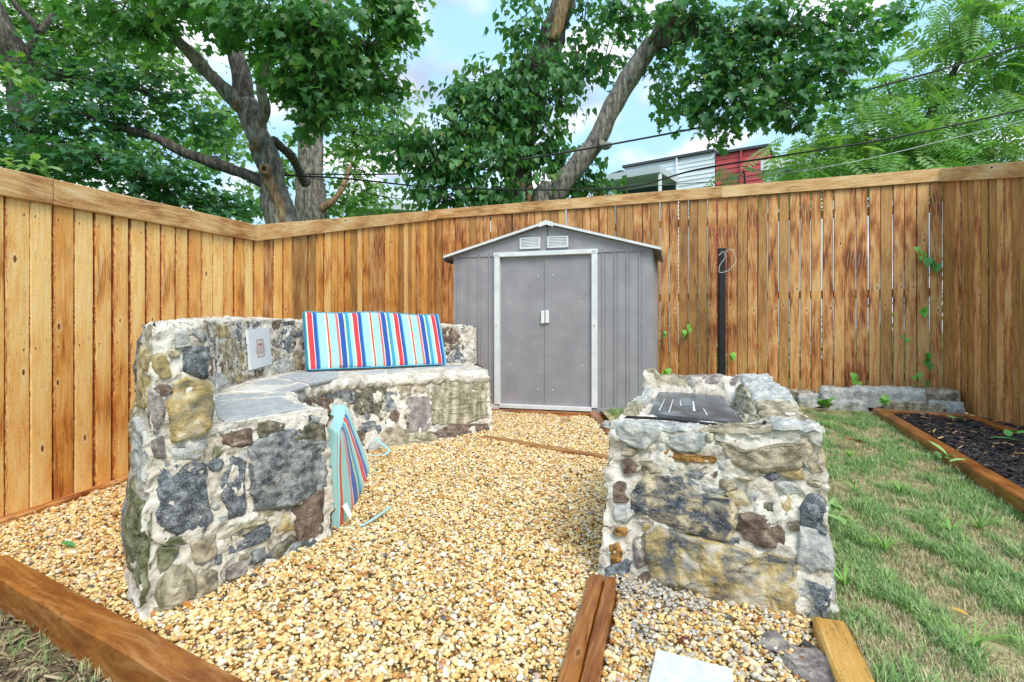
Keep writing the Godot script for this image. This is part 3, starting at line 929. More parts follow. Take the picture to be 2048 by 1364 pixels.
	# sliding doors with fine vertical lines
	for s in 2:
		var xa := dx0 + 0.05 if s == 0 else 0.998
		var xb := 1.004 if s == 0 else dx1 - 0.05
		var z := -0.016 if s == 0 else -0.006
		st = st_new()
		st.set_smooth_group(-1)
		var n := 46
		for i in n:
			var x0 := lerpf(xa, xb, float(i) / n)
			var x1 := lerpf(xa, xb, float(i + 1) / n)
			var xm := x0 + (x1 - x0) * 0.7
			quad(st, Vector3(x0, 0.043, z), Vector3(xm, 0.043, z), Vector3(xm, EV - 0.03, z), Vector3(x0, EV - 0.03, z))
			quad(st, Vector3(xm, 0.043, z), Vector3((xm + x1) / 2, 0.043, z - 0.0012), Vector3((xm + x1) / 2, EV - 0.03, z - 0.0012), Vector3(xm, EV - 0.03, z))
			quad(st, Vector3((xm + x1) / 2, 0.043, z - 0.0012), Vector3(x1, 0.043, z), Vector3(x1, EV - 0.03, z), Vector3((xm + x1) / 2, EV - 0.03, z - 0.0012))
		# the returned edge where the doors meet
		var xe := xb if s == 0 else xa
		quad(st, Vector3(xe, 0.043, z), Vector3(xe, 0.043, z - 0.03), Vector3(xe, EV - 0.03, z - 0.03), Vector3(xe, EV - 0.03, z))
		var door := part(done(st), "door", M.metal_grey, sh)
		var hx := 1.001 - 0.043 if s == 0 else 1.001 + 0.005
		part(box_mesh(Vector3(hx, 0.87 + 0.004 * s, z), Vector3(hx + 0.038, 1.0 + 0.004 * s, z + 0.026), 0.006), "handle", M.trim_white, door)
		for q in [[0.42, 1.36], [0.22, 1.09], [0.22, 0.45], [0.42, 0.2]]:
			var bx: float = (xa + xb) / 2 + (q[0] - 0.31) * (1.0 if s == 0 else -1.0) * 1.5
			part(bolt_mesh(), "rivet", M.metal_white, door, Vector3(bx, q[1], z))
	for q in [[0.488, EV - 0.02], [0.51, EV - 0.02], [1.49, EV - 0.02], [1.512, EV - 0.02], [0.495, 0.85], [1.507, 0.85], [1.95, 0.85], [0.64, 1.66], [1.40, 1.67]]:
		part(bolt_mesh(), "rivet", M.metal_grey, sh, Vector3(q[0], q[1], 0.04 if q[0] < 1.6 and q[1] < 1.65 else 0.014))
	# vents with slats
	for s in 2:
		var vx := 0.742 if s == 0 else 1.03
		var v := part(box_mesh(Vector3(vx, 1.63, 0.012), Vector3(vx + 0.215, 1.74, 0.022), 0.004), "vent", M.metal_white, sh)
		for k in 6:
			var y := 1.645 + k * 0.0145
			st = st_new()
			st.set_smooth_group(-1)
			var a := Vector3(vx + 0.02, y, 0.034)
			var b := Vector3(vx + 0.195, y, 0.034)
			var up := Vector3(0, 0.011, -0.011)
			quad(st, a, b, b + up, a + up)
			quad(st, b, a, a + Vector3(0, -0.001, -0.012), b + Vector3(0, -0.001, -0.012))
			part(done(st), "slat", M.metal_white, v)
		for q in [[vx, 1.63, vx + 0.215, 1.643], [vx, 1.732, vx + 0.215, 1.744], [vx, 1.643, vx + 0.018, 1.732], [vx + 0.197, 1.643, vx + 0.215, 1.732]]:
			part(box_mesh(Vector3(q[0], q[1], 0.022), Vector3(q[2], q[3], 0.036), 0.002), "vent_rim", M.metal_white, v)

var _bolt: ArrayMesh
func bolt_mesh() -> ArrayMesh:
	if _bolt == null:
		var st := st_new()
		st.set_smooth_group(0)
		for k in 8:
			var a := TAU * k / 8
			var b := TAU * (k + 1) / 8
			var r := 0.007
			var p := Vector3(cos(a) * r, sin(a) * r, 0)
			var q := Vector3(cos(b) * r, sin(b) * r, 0)
			quad(st, p, q, q * 0.7 + Vector3(0, 0, 0.003), p * 0.7 + Vector3(0, 0, 0.003))
			tri(st, p * 0.7 + Vector3(0, 0, 0.003), q * 0.7 + Vector3(0, 0, 0.003), Vector3(0, 0, 0.005))
		_bolt = done(st)
	return _bolt

# ---------------------------------------------------------------- stone bench
# plan curves (x, distance) of the bench from its tall end near the camera (0) round to its far end (9)
var BI := [Vector2(-1.10, 2.07), Vector2(-1.40, 2.6), Vector2(-1.60, 3.05), Vector2(-1.74, 3.6), Vector2(-1.82, 4.2), Vector2(-1.78, 4.7), Vector2(-1.58, 5.08), Vector2(-1.22, 5.32), Vector2(-0.8, 5.48), Vector2(-0.38, 5.6)]
var BF := [Vector2(-0.835, 2.5), Vector2(-1.08, 2.83), Vector2(-1.20, 3.08), Vector2(-1.28, 3.35), Vector2(-1.30, 3.65), Vector2(-1.25, 3.95), Vector2(-1.10, 4.3), Vector2(-0.88, 4.53), Vector2(-0.6, 4.7), Vector2(-0.2, 4.83)]
var BB := [Vector2(-0.82, 2.51), Vector2(-1.05, 2.86), Vector2(-1.17, 3.1), Vector2(-1.24, 3.35), Vector2(-1.25, 3.6), Vector2(-1.17, 3.82), Vector2(-0.98, 4.08), Vector2(-0.8, 4.2), Vector2(-0.5, 4.42), Vector2(-0.16, 4.72)]
var BO := [Vector2(-1.2, 1.9), Vector2(-1.62, 2.5), Vector2(-1.83, 2.98), Vector2(-1.96, 3.55), Vector2(-2.03, 4.2), Vector2(-1.97, 4.8), Vector2(-1.72, 5.27), Vector2(-1.3, 5.53), Vector2(-0.84, 5.69), Vector2(-0.38, 5.8)]
const SEAT := 0.59
const END_U := Vector2(0.520, 0.854)
const END_N := Vector2(0.854, -0.520)

func bench_top(t: float) -> float:
	return 0.952 + 0.058 * smoothstep(0.6, 4.0, t) - 0.05 * smoothstep(7.0, 9.0, t)

func lean(t: float, y: float) -> Vector2:
	return END_N * (0.06 * (0.95 - y) * maxf(0.0, 1.0 - t / 0.35))

func bench_inner(t: float, h: float) -> Vector3:
	var i: Vector2 = along(BI, t)
	var o: Vector2 = along(BO, t)
	var p := i + (o - i) * (0.12 * h / 0.36) + lean(t, SEAT + h)
	return w(p.x, SEAT + h, p.y)

func bench_front(t: float, h: float) -> Vector3:
	var a: Vector2 = along(BB, t)
	var b: Vector2 = along(BF, t)
	var p := a + (b - a) * (h / 0.57) + lean(t, h)
	return w(p.x, h, p.y)

func bench_outer(t: float, h: float) -> Vector3:
	var o: Vector2 = along(BO, t)
	var i: Vector2 = along(BI, t)
	var p := o + (o - i).normalized() * ((0.95 - h) * 0.07) + lean(t, h)
	return w(p.x, h, p.y)

func bench_end(s: float, y: float) -> Vector3:
	var p := Vector2(-1.2, 1.9) + END_U * s + END_N * (0.06 * (0.95 - y))
	return w(p.x, y, p.y)

func bench_lip(t: float, v: float) -> Vector3:
	var i: Vector2 = along(BI, t)
	var f: Vector2 = along(BF, t)
	var out := (f - i).normalized()
	var p0 := bench_front(t, 0.49)
	var o3 := Vector3(out.x, 0, -out.y)
	var top := w(f.x + lean(t, 0.59).x, SEAT, f.y + lean(t, 0.59).y)
	var p1 := p0 + o3 * 0.05 + Vector3(0, 0.03, 0)
	var p2 := top + o3 * 0.045 + Vector3(0, 0.012, 0)
	var p3 := top - o3 * 0.06
	return p0 * pow(1 - v, 3) + p1 * 3.0 * v * pow(1 - v, 2) + p2 * 3.0 * v * v * (1 - v) + p3 * v * v * v

# trowelled unevenness, the same for every sheet so that seams close
func uneven(p: Vector3) -> Vector3:
	var a := 0.016
	if absf(p.y - SEAT) < 0.012:
		a = 0.003
	var n := Vector3(lump.get_noise_3d(p.x, p.y, p.z), lump.get_noise_3d(p.y + 7.0, p.z, p.x), lump.get_noise_3d(p.z, p.x + 3.0, p.y))
	var f := Vector3(fine.get_noise_3d(p.x, p.y, p.z), fine.get_noise_3d(p.y, p.z + 5.0, p.x), fine.get_noise_3d(p.z + 9.0, p.x, p.y))
	var r := ridge.get_noise_3d(p.x * 0.8 + p.y * 0.3, p.y * 1.7, p.z * 0.8) * a * 0.6
	return p + n * a * 1.0 + f * a * 0.6 + n.normalized() * r

# one field stone set in a wall face: poly in face coordinates, proud of the mortar by `proud`
func stone_mesh(face: Callable, poly: PackedVector2Array, proud: float, strata: bool, eye: Vector3, sd: float) -> ArrayMesh:
	var cen := Vector2.ZERO
	for p in poly:
		cen += p
	cen /= poly.size()
	# round the corners a little
	var ring := PackedVector2Array()
	var n := poly.size()
	for k in n:
		var a := poly[k]
		var b := poly[(k + 1) % n]
		ring.append(a.lerp(b, 0.07)); ring.append(a.lerp(b, 0.5)); ring.append(a.lerp(b, 0.93))
	proud *= 0.8
	var c3: Vector3 = face.call(cen.x, cen.y)
	var per := 0.0
	var last: Vector3 = face.call(ring[ring.size() - 1].x, ring[ring.size() - 1].y)
	for p in ring:
		var q: Vector3 = face.call(p.x, p.y)
		per += q.distance_to(last)
		last = q
	var sub: int = clampi(int(per / 0.012 / ring.size()), 1, 4)
	var outline := PackedVector2Array()
	for k in ring.size():
		for j in sub:
			outline.append(ring[k].lerp(ring[(k + 1) % ring.size()], float(j) / sub))
	var m := outline.size()
	for k in m:
		var q3: Vector3 = face.call(outline[k].x, outline[k].y)
		var g := (1.19 if per > 0.35 else 1.08) + 0.10 * lump.get_noise_3d(q3.x * 1.2 + sd, q3.y * 1.2, q3.z * 1.2) + 0.08 * fine.get_noise_3d(q3.x * 0.9, q3.y * 0.9 + sd, q3.z * 0.9)
		outline[k] = cen + (outline[k] - cen) * g
	var nr: int = clampi(int(per / 6.28 / 0.010), 4, 15)
	var shape := [[1.08, -0.7], [1.03, -0.05], [0.985, 0.6], [0.94, 0.92]]
	for k in nr:
		shape.append([0.94 * (1.0 - (k + 1.0) / (nr + 1.0)), 1.0])
	var ha := face.call(cen.x + 0.004, cen.y) as Vector3
	var hb := face.call(cen.x, cen.y + 0.004) as Vector3
	var nrm := (ha - c3).cross(hb - c3).normalized()
	if nrm.dot(eye - c3) < 0.0:
		nrm = -nrm
	var tilt := Vector2(rng.randf_range(-0.5, 0.5), rng.randf_range(-0.5, 0.5))
	var planes := []
	for k in 5:
		var a := rng.randf() * TAU
		planes.append([Vector3(cos(a), sin(a), 0.0), rng.randf_range(0.10, 0.34), rng.randf_range(0.0, 0.35) * per * 0.16])
	var rx := Vector3.UP.cross(nrm).normalized() if absf(nrm.y) < 0.9 else Vector3.RIGHT
	var ry := nrm.cross(rx)
	var rings := []
	for s in shape:
		var r := []
		for k in m:
			var uv := cen + (outline[k] - cen) * float(s[0])
			var p: Vector3 = face.call(uv.x, uv.y)
			var wob := 1.0 + 0.0
			var jit := Vector3(fine.get_noise_3d(p.x * 0.8, p.y * 0.8, p.z * 0.8 + sd), fine.get_noise_3d(p.y, p.z, p.x + sd), fine.get_noise_3d(p.z, p.x + sd, p.y)) * 0.010 * (1.0 if s[0] > 0.5 else 0.4)
			var hgt := proud * float(s[1]) * wob
			var fade := clampf(1.15 - float(s[0]) * 0.6, 0.4, 1.0)
			hgt += minf(proud, 0.018) * 0.6 * fade * lump.get_noise_3d(p.x * 1.1, p.y * 1.1 + sd, p.z * 1.1)
			hgt += minf(proud, 0.016) * 0.5 * fade * (ridge.get_noise_3d(p.x * 0.9 + sd, p.y * 1.4, p.z * 0.9))
			hgt += proud * fade * 0.35 * (tilt.x * (p - c3).dot(Vector3.UP) + tilt.y * (p - c3).x) / maxf(per * 0.2, 0.03)
			var loc := Vector3((p - c3).dot(rx), (p - c3).dot(ry), 0.0)
			var cut := 0.0
			for pl in planes:
				cut = minf(cut, -pl[1] * maxf(0.0, loc.dot(pl[0]) - pl[2]))
			hgt += maxf(cut, -proud * 0.9) * fade
			if strata:
				hgt += 0.011 * fade * fine.get_noise_2d((p.y + 0.15 * p.x) * 2.4 + sd, p.x * 0.12) + 0.006 * fade * ridge.get_noise_2d((p.y + 0.12 * p.x) * 6.0, p.x * 0.3 + sd)
			r.append(p + nrm * hgt + jit)
		rings.append(r)
	var st := st_new()
	st.set_smooth_group(0)
	var e1: Vector3 = rings[1][1] - rings[1][0]
	var e2: Vector3 = rings[3][0] - rings[1][0]
	var flip: bool = e1.cross(e2).dot(nrm) < 0.0
	for i in rings.size() - 1:
		for k in m:
			var k2: int = (k + 1) % m
			if flip:
				quad(st, rings[i][k2], rings[i][k], rings[i + 1][k], rings[i + 1][k2])
			else:
				quad(st, rings[i][k], rings[i][k2], rings[i + 1][k2], rings[i + 1][k])
	var mid := Vector3.ZERO
	var inner: Array = rings[rings.size() - 1]
	for p in inner:
		mid += p
	mid /= m
	for k in m:
		var k2: int = (k + 1) % m
		if flip:
			tri(st, mid, inner[k2], inner[k])
		else:
			tri(st, mid, inner[k], inner[k2])
	return done(st)

func to_poly(v: Array) -> PackedVector2Array:
	var poly := PackedVector2Array()
	for k in range(0, v.size(), 2):
		poly.append(Vector2(v[k], v[k + 1]) * 0.001)
	return poly

# small fill stones wherever the mortar between the large ones is wide enough
func chips(parent: Node3D, face: Callable, others: Array, area: Rect2, stretch: Vector2, tries: int, eye: Vector3, rmin := 0.014, rmax := 0.034) -> void:
	var names := ["tan", "grey", "light", "brown", "ochre", "blue", "light", "tan", "rib", "olive"]
	for i in tries * 7:
		var c := area.position + Vector2(rng.randf(), rng.randf()) * area.size
		var r := rng.randf_range(rmin, rmax)
		var poly := PackedVector2Array()
		var n := rng.randi_range(4, 6)
		var a0 := rng.randf() * TAU
		var wide := rng.randf_range(1.0, 1.9)
		for k in n:
			var a := a0 + TAU * k / n
			poly.append(c + Vector2(cos(a) * r * wide, sin(a) * r) * rng.randf_range(0.8, 1.2) * stretch)
		var clear := true
		for o in others:
			var grown: PackedVector2Array = o
			if not Geometry2D.intersect_polygons(grown, poly).is_empty():
				clear = false
				break
		if not clear:
			continue
		others.append(poly)
		var kind: String = names[rng.randi() % names.size()]
		part(stone_mesh(face, poly, 0.009, kind == "rib", eye, rng.randf() * 50.0), "stone", M[kind], parent)
		tries -= 1
		if tries <= 0:
			return

func slab_mesh(poly: PackedVector2Array, y0: float, y1: float, tilt := Vector3.UP) -> ArrayMesh:
	# a flat piece with a small rounded edge; poly is (x, distance)
	var pts := poly
	if Geometry2D.is_polygon_clockwise(pts):
		pts.reverse()
	var cen := Vector2.ZERO
	for p in pts:
		cen += p
	cen /= pts.size()
	var st := st_new()
	st.set_smooth_group(-1)
	var b := 0.003
	var Y := func(p: Vector2, y: float) -> Vector3: return w(p.x, y - (tilt.x * (p.x - cen.x) + tilt.z * -(p.y - cen.y)) / tilt.y, p.y)
	var n := pts.size()
	var inn := PackedVector2Array()
	for p in pts:
		inn.append(p + (cen - p).normalized() * b * 1.4)
	for k in n:
		var k2 := (k + 1) % n
		quad(st, Y.call(pts[k], y0), Y.call(pts[k2], y0), Y.call(pts[k2], y1 - b), Y.call(pts[k], y1 - b))
		quad(st, Y.call(pts[k], y1 - b), Y.call(pts[k2], y1 - b), Y.call(inn[k2], y1), Y.call(inn[k], y1))
	var idx := Geometry2D.triangulate_polygon(inn)
	for i in range(0, idx.size(), 3):
		var a: Vector3 = Y.call(inn[idx[i]], y1)
		var c: Vector3 = Y.call(inn[idx[i + 1]], y1)
		var d: Vector3 = Y.call(inn[idx[i + 2]], y1)
		if (c - a).cross(d - a).y > 0.0:
			tri(st, a, c, d)
		else:
			tri(st, a, d, c)
	return done(st)

func build_bench() -> void:
	var bench := thing("stone_bench", "curved mortared field stone bench with high back and blue grey seat slabs", "bench")
	var st := st_new()
	st.set_smooth_group(0)
	sheet(st, 170, 34, func(u, v): return uneven(bench_inner(u * 9.0, v * (bench_top(u * 9.0) - SEAT))))
	sheet(st, 90, 60, func(u, v): return uneven(bench_outer((1.0 - u) * 9.0, lerpf(-0.06, SEAT, v))))
	sheet(st, 90, 34, func(u, v): return uneven(bench_outer((1.0 - u) * 9.0, lerpf(SEAT, bench_top((1.0 - u) * 9.0), v))))
	sheet(st, 170, 28, func(u, v):
		var t: float = u * 9.0
		var a := bench_inner(t, bench_top(t) - SEAT)
		var b := bench_outer(t, bench_top(t))
		return uneven(a.lerp(b, v) + Vector3(0, 0.012 * sin(v * PI) * smoothstep(0.0, 0.4, t), 0)))
	sheet(st, 90, 14, func(u, v):
		var t: float = u * 9.0
		var a := bench_lip(t, 1.0)
		var b := bench_inner(t, 0.0)
		return uneven(a.lerp(b, v)))
	sheet(st, 180, 12, func(u, v): return uneven(bench_lip(u * 9.0, v)))
	sheet(st, 180, 40, func(u, v): return uneven(bench_front(u * 9.0, lerpf(-0.06, 0.49, v))))
	# the tall end
	sheet(st, 76, 60, func(u, v):
		var y := lerpf(-0.06, SEAT, v)
		var p := bench_outer(0.0, y).lerp(bench_end(0.712, y), u)
		return uneven(p))
	sheet(st, 28, 34, func(u, v):
		var y := lerpf(SEAT, bench_top(0.0), v)
		return uneven(bench_outer(0.0, y).lerp(bench_inner(0.0, y - SEAT), u)))
	# the far end
	sheet(st, 24, 24, func(u, v):
		var y := lerpf(-0.06, SEAT, v)
		var a := bench_front(9.0, minf(y, 0.57))
		var b := bench_outer(9.0, y)
		return uneven(a.lerp(b, u) + Vector3(0.035 * sin(u * PI), 0, 0)))
	sheet(st, 8, 14, func(u, v):
		var y := lerpf(SEAT, bench_top(9.0), v)
		var a := bench_inner(9.0, y - SEAT)
		var b := bench_outer(9.0, y)
		return uneven(a.lerp(b, u) + Vector3(0.02 * sin(u * PI), 0, 0)))
	# solid core a little inside the trowelled skin
	var deep := func(p: Vector3, q: Vector3) -> Vector3: return p + (q - p).normalized() * 0.022
	sheet(st, 60, 2, func(u, v):
		var t: float = clampf(u * 9.0, 0.1, 8.9)
		var h: float = v * (bench_top(t) - SEAT - 0.012)
		return deep.call(bench_inner(t, h), bench_outer(t, SEAT + h)))
	sheet(st, 60, 2, func(u, v):
		var t: float = clampf((1.0 - u) * 9.0, 0.08, 8.9)
		var y := lerpf(-0.06, bench_top(t) - 0.012, v)
		return deep.call(bench_outer(t, y), bench_inner(t, y - SEAT)))
	sheet(st, 60, 1, func(u, v):
		var t: float = clampf(u * 9.0, 0.08, 8.9)
		return bench_inner(t, bench_top(t) - SEAT - 0.014).lerp(bench_outer(t, bench_top(t) - 0.014), v))
	sheet(st, 2, 2, func(u, v):
		var p := bench_end(lerpf(0.005, 0.165, u), lerpf(-0.06, bench_top(0.0) - 0.014, v))
		return p - Vector3(END_N.x, 0, -END_N.y) * 0.02)
	sheet(st, 2, 2, func(u, v):
		var p := bench_end(lerpf(0.005, 0.69, u), lerpf(-0.06, SEAT - 0.02, v))
		return p - Vector3(END_N.x, 0, -END_N.y) * 0.02)
	part(done(st), "mortar", M.mortar, bench)
	var eye := Vector3(0, 1.3, -1.0)
	for s in BENCH_STONES:
		var face: String = s[0]
		var poly := PackedVector2Array()
		var v: Array = s[3]
		for k in range(0, v.size(), 2):
			poly.append(Vector2(v[k], v[k + 1]) * 0.001)
		if face == "seat":
			var c := Vector2.ZERO
			for p in poly: c += p
			c /= poly.size()
			for k in poly.size():
				poly[k] = c + (poly[k] - c) * 0.985
			part(slab_mesh(poly, SEAT - 0.01, SEAT + 0.006 + 0.001 * (v[0] % 3)), "seat_tile" if s[1] == "white" else "seat_slab", M[s[1]], bench)
			continue
		var fn: Callable = {"end": bench_end, "inner": bench_inner, "front": bench_front, "outer": bench_outer}[face]
		var m := stone_mesh(fn, poly, s[2] * 0.001, s[1] == "rib", eye, rng.randf() * 50.0)
		part(m, "stone", M[s[1]], bench)
	# stones on the far end and along the hidden outer side
	for q in [[0.15, 0.10, 0.42, 0.26, "rib"], [0.5, 0.08, 0.85, 0.28, "tan"], [0.12, 0.31, 0.5, 0.5, "rib"], [0.56, 0.33, 0.9, 0.55, "grey"]]:
		var fn := func(a: float, b: float) -> Vector3:
			return bench_front(9.0, b).lerp(bench_outer(9.0, b), a) + Vector3(0.035 * sin(a * PI), 0, 0)
		var poly := PackedVector2Array([Vector2(q[0], q[1]), Vector2(q[2], q[1] + 0.02), Vector2(q[2], q[3]), Vector2(q[0] + 0.03, q[3])])
		part(stone_mesh(fn, poly, 0.014, q[4] == "rib", Vector3(3, 1, -5), rng.randf() * 50.0), "stone", M[q[4]], bench)
	for q in [[0.06, 0.10, 0.5, 0.36, "moss"], [0.08, 0.42, 0.4, 0.60, "light"], [0.1, 0.66, 0.45, 0.86, "ochre"], [0.55, 0.08, 1.0, 0.3, "grey"], [0.5, 0.4, 0.95, 0.62, "tan"], [0.52, 0.68, 0.95, 0.9, "blue"], [1.1, 0.1, 1.6, 0.4, "rib"], [1.1, 0.5, 1.5, 0.85, "grey"], [1.75, 0.2, 2.3, 0.6, "tan"], [2.0, 0.66, 2.5, 0.9, "purple"]]:
		var poly := PackedVector2Array([Vector2(q[0], q[1] + 0.02), Vector2(q[2], q[1]), Vector2(q[2] - 0.03, q[3]), Vector2(q[0], q[3] - 0.03)])
		part(stone_mesh(bench_outer, poly, 0.02, q[4] == "rib", Vector3(-6, 1, -1), rng.randf() * 50.0), "stone", M[q[4]], bench)
	for p in [PackedVector2Array([Vector2(-1.395, 2.66), Vector2(-1.165, 2.87), Vector2(-0.905, 2.50), Vector2(-1.075, 2.125), Vector2(-1.15, 2.22)])]:
		part(slab_mesh(p, SEAT - 0.01, SEAT + 0.007), "seat_slab", M.slate, bench)
	var on := {"end": [], "inner": [], "front": []}
	for s in BENCH_STONES:
		if on.has(s[0]):
			on[s[0]].append(to_poly(s[3]))
	chips(bench, bench_end, on.end, Rect2(0.02, 0.04, 0.62, 0.48), Vector2.ONE, 22, eye, 0.03, 0.055)
	chips(bench, bench_end, on.end, Rect2(0.0, 0.02, 0.66, 0.50), Vector2.ONE, 50, eye)
	chips(bench, bench_end, on.end, Rect2(0.0, 0.55, 0.17, 0.36), Vector2.ONE, 8, eye)
	on.inner.append(PackedVector2Array([Vector2(3.3, 0.04), Vector2(4.3, 0.04), Vector2(4.3, 0.4), Vector2(3.3, 0.4)]))
	chips(bench, bench_inner, on.inner, Rect2(0.8, 0.03, 8.0, 0.34), Vector2(1.7, 1.0), 60, eye)
	chips(bench, bench_front, on.front, Rect2(2.4, 0.05, 6.2, 0.36), Vector2(2.6, 1.0), 30, eye, 0.03, 0.06)
	chips(bench, bench_front, on.front, Rect2(2.2, 0.03, 6.6, 0.42), Vector2(2.6, 1.0), 46, eye)
	# tile with a printed plant pot, set in the back
	var pic := Image.create(96, 144, false, Image.FORMAT_RGB8)
	pic.fill(C("dfe3e6"))
	for y in range(40, 108):
		for x in range(32, 64):
			var edge := x < 36 or x > 59 or y < 44 or y > 103 or (y > 70 and y < 74)
			if edge: pic.set_pixel(x, y, C("a98478"))
			elif y < 70: pic.set_pixel(x, y, C("d8cfca") if Vector2(x - 48, (y - 60) * 1.4).length() > 9 + 2.5 * sin(x * 1.7) else C("9a7468"))
			else: pic.set_pixel(x, y, C("dcd4ce") if Vector2((x - 48) * 0.8, (y - 86)).length() > 10 else C("b7b0a8"))
	for k in 26:
		var p := Vector2(48 + (1 if k % 2 == 0 else -1) * (17 + (k % 5) * 1.6), 66 + (k * 7) % 26)
		pic.fill_rect(Rect2i(int(p.x), int(p.y), 2, 3), C("8a7a72"))
	var tm := StandardMaterial3D.new()
	tm.albedo_texture = ImageTexture.create_from_image(pic)
	tm.roughness = 0.25
	st = st_new()
	st.set_smooth_group(-1)
	var corners := []
	for q in [[3.43, 0.07], [4.15, 0.085], [4.13, 0.36], [3.42, 0.345]]:
		corners.append(bench_inner(q[0], q[1]))
	var nrm: Vector3 = (corners[1] - corners[0]).cross(corners[3] - corners[0]).normalized()
	var f := []
	for c in corners:
		f.append(c + nrm * 0.018)
	quad(st, f[0], f[1], f[2], f[3], Vector2(0, 1), Vector2(1, 1), Vector2(1, 0), Vector2(0, 0))
	for k in 4:
		var k2: int = (k + 1) % 4
		quad(st, corners[k], corners[k2], f[k2], f[k], Vector2(0.01, 0.01), Vector2(0.02, 0.01), Vector2(0.02, 0.02), Vector2(0.01, 0.02))
	var tile := part(done(st), "picture_tile", tm, bench)
	tile.set_meta("label", "white tile with a small printed pot in a brown frame")

# ---------------------------------------------------------------- stone grill
var GP := [Vector2(0.38, 2.18), Vector2(1.03, 1.88), Vector2(1.24, 2.75), Vector2(0.70, 2.97)]

func grill_top(a: float, b: float) -> float:
	return 0.575 + 0.015 * a + 0.115 * smoothstep(0.80, 0.9, b) + smoothstep(0.70, 0.78, a) * (0.02 + 0.075 * smoothstep(0.12, 0.7, b)) * (1.0 - 0.9 * smoothstep(0.8, 0.9, b)) + 0.03 * (1.0 - smoothstep(0.06, 0.12, a)) * smoothstep(0.2, 0.4, b)

func grill_pt(a: float, b: float, y: float) -> Vector3:
	var p: Vector2 = (GP[0] * (1 - a) + GP[1] * a) * (1 - b) + (GP[3] * (1 - a) + GP[2] * a) * b
	p += Vector2(-0.42, -0.907) * ((0.58 - y) * 0.10 * (1.0 - b))
	p += Vector2(0.907, -0.42) * ((a - 0.5) * 2.0 * (0.58 - y) * 0.06)
	return w(p.x, y, p.y)

func grill_front(a: float, y: float) -> Vector3:
	return grill_pt(a, 0.0, y)

func grill_upper(a: float, b: float) -> Vector3:
	return grill_pt(a, b, grill_top(a, b))

func grill_right(b: float, y: float) -> Vector3:
	return grill_pt(1.0, b, y)

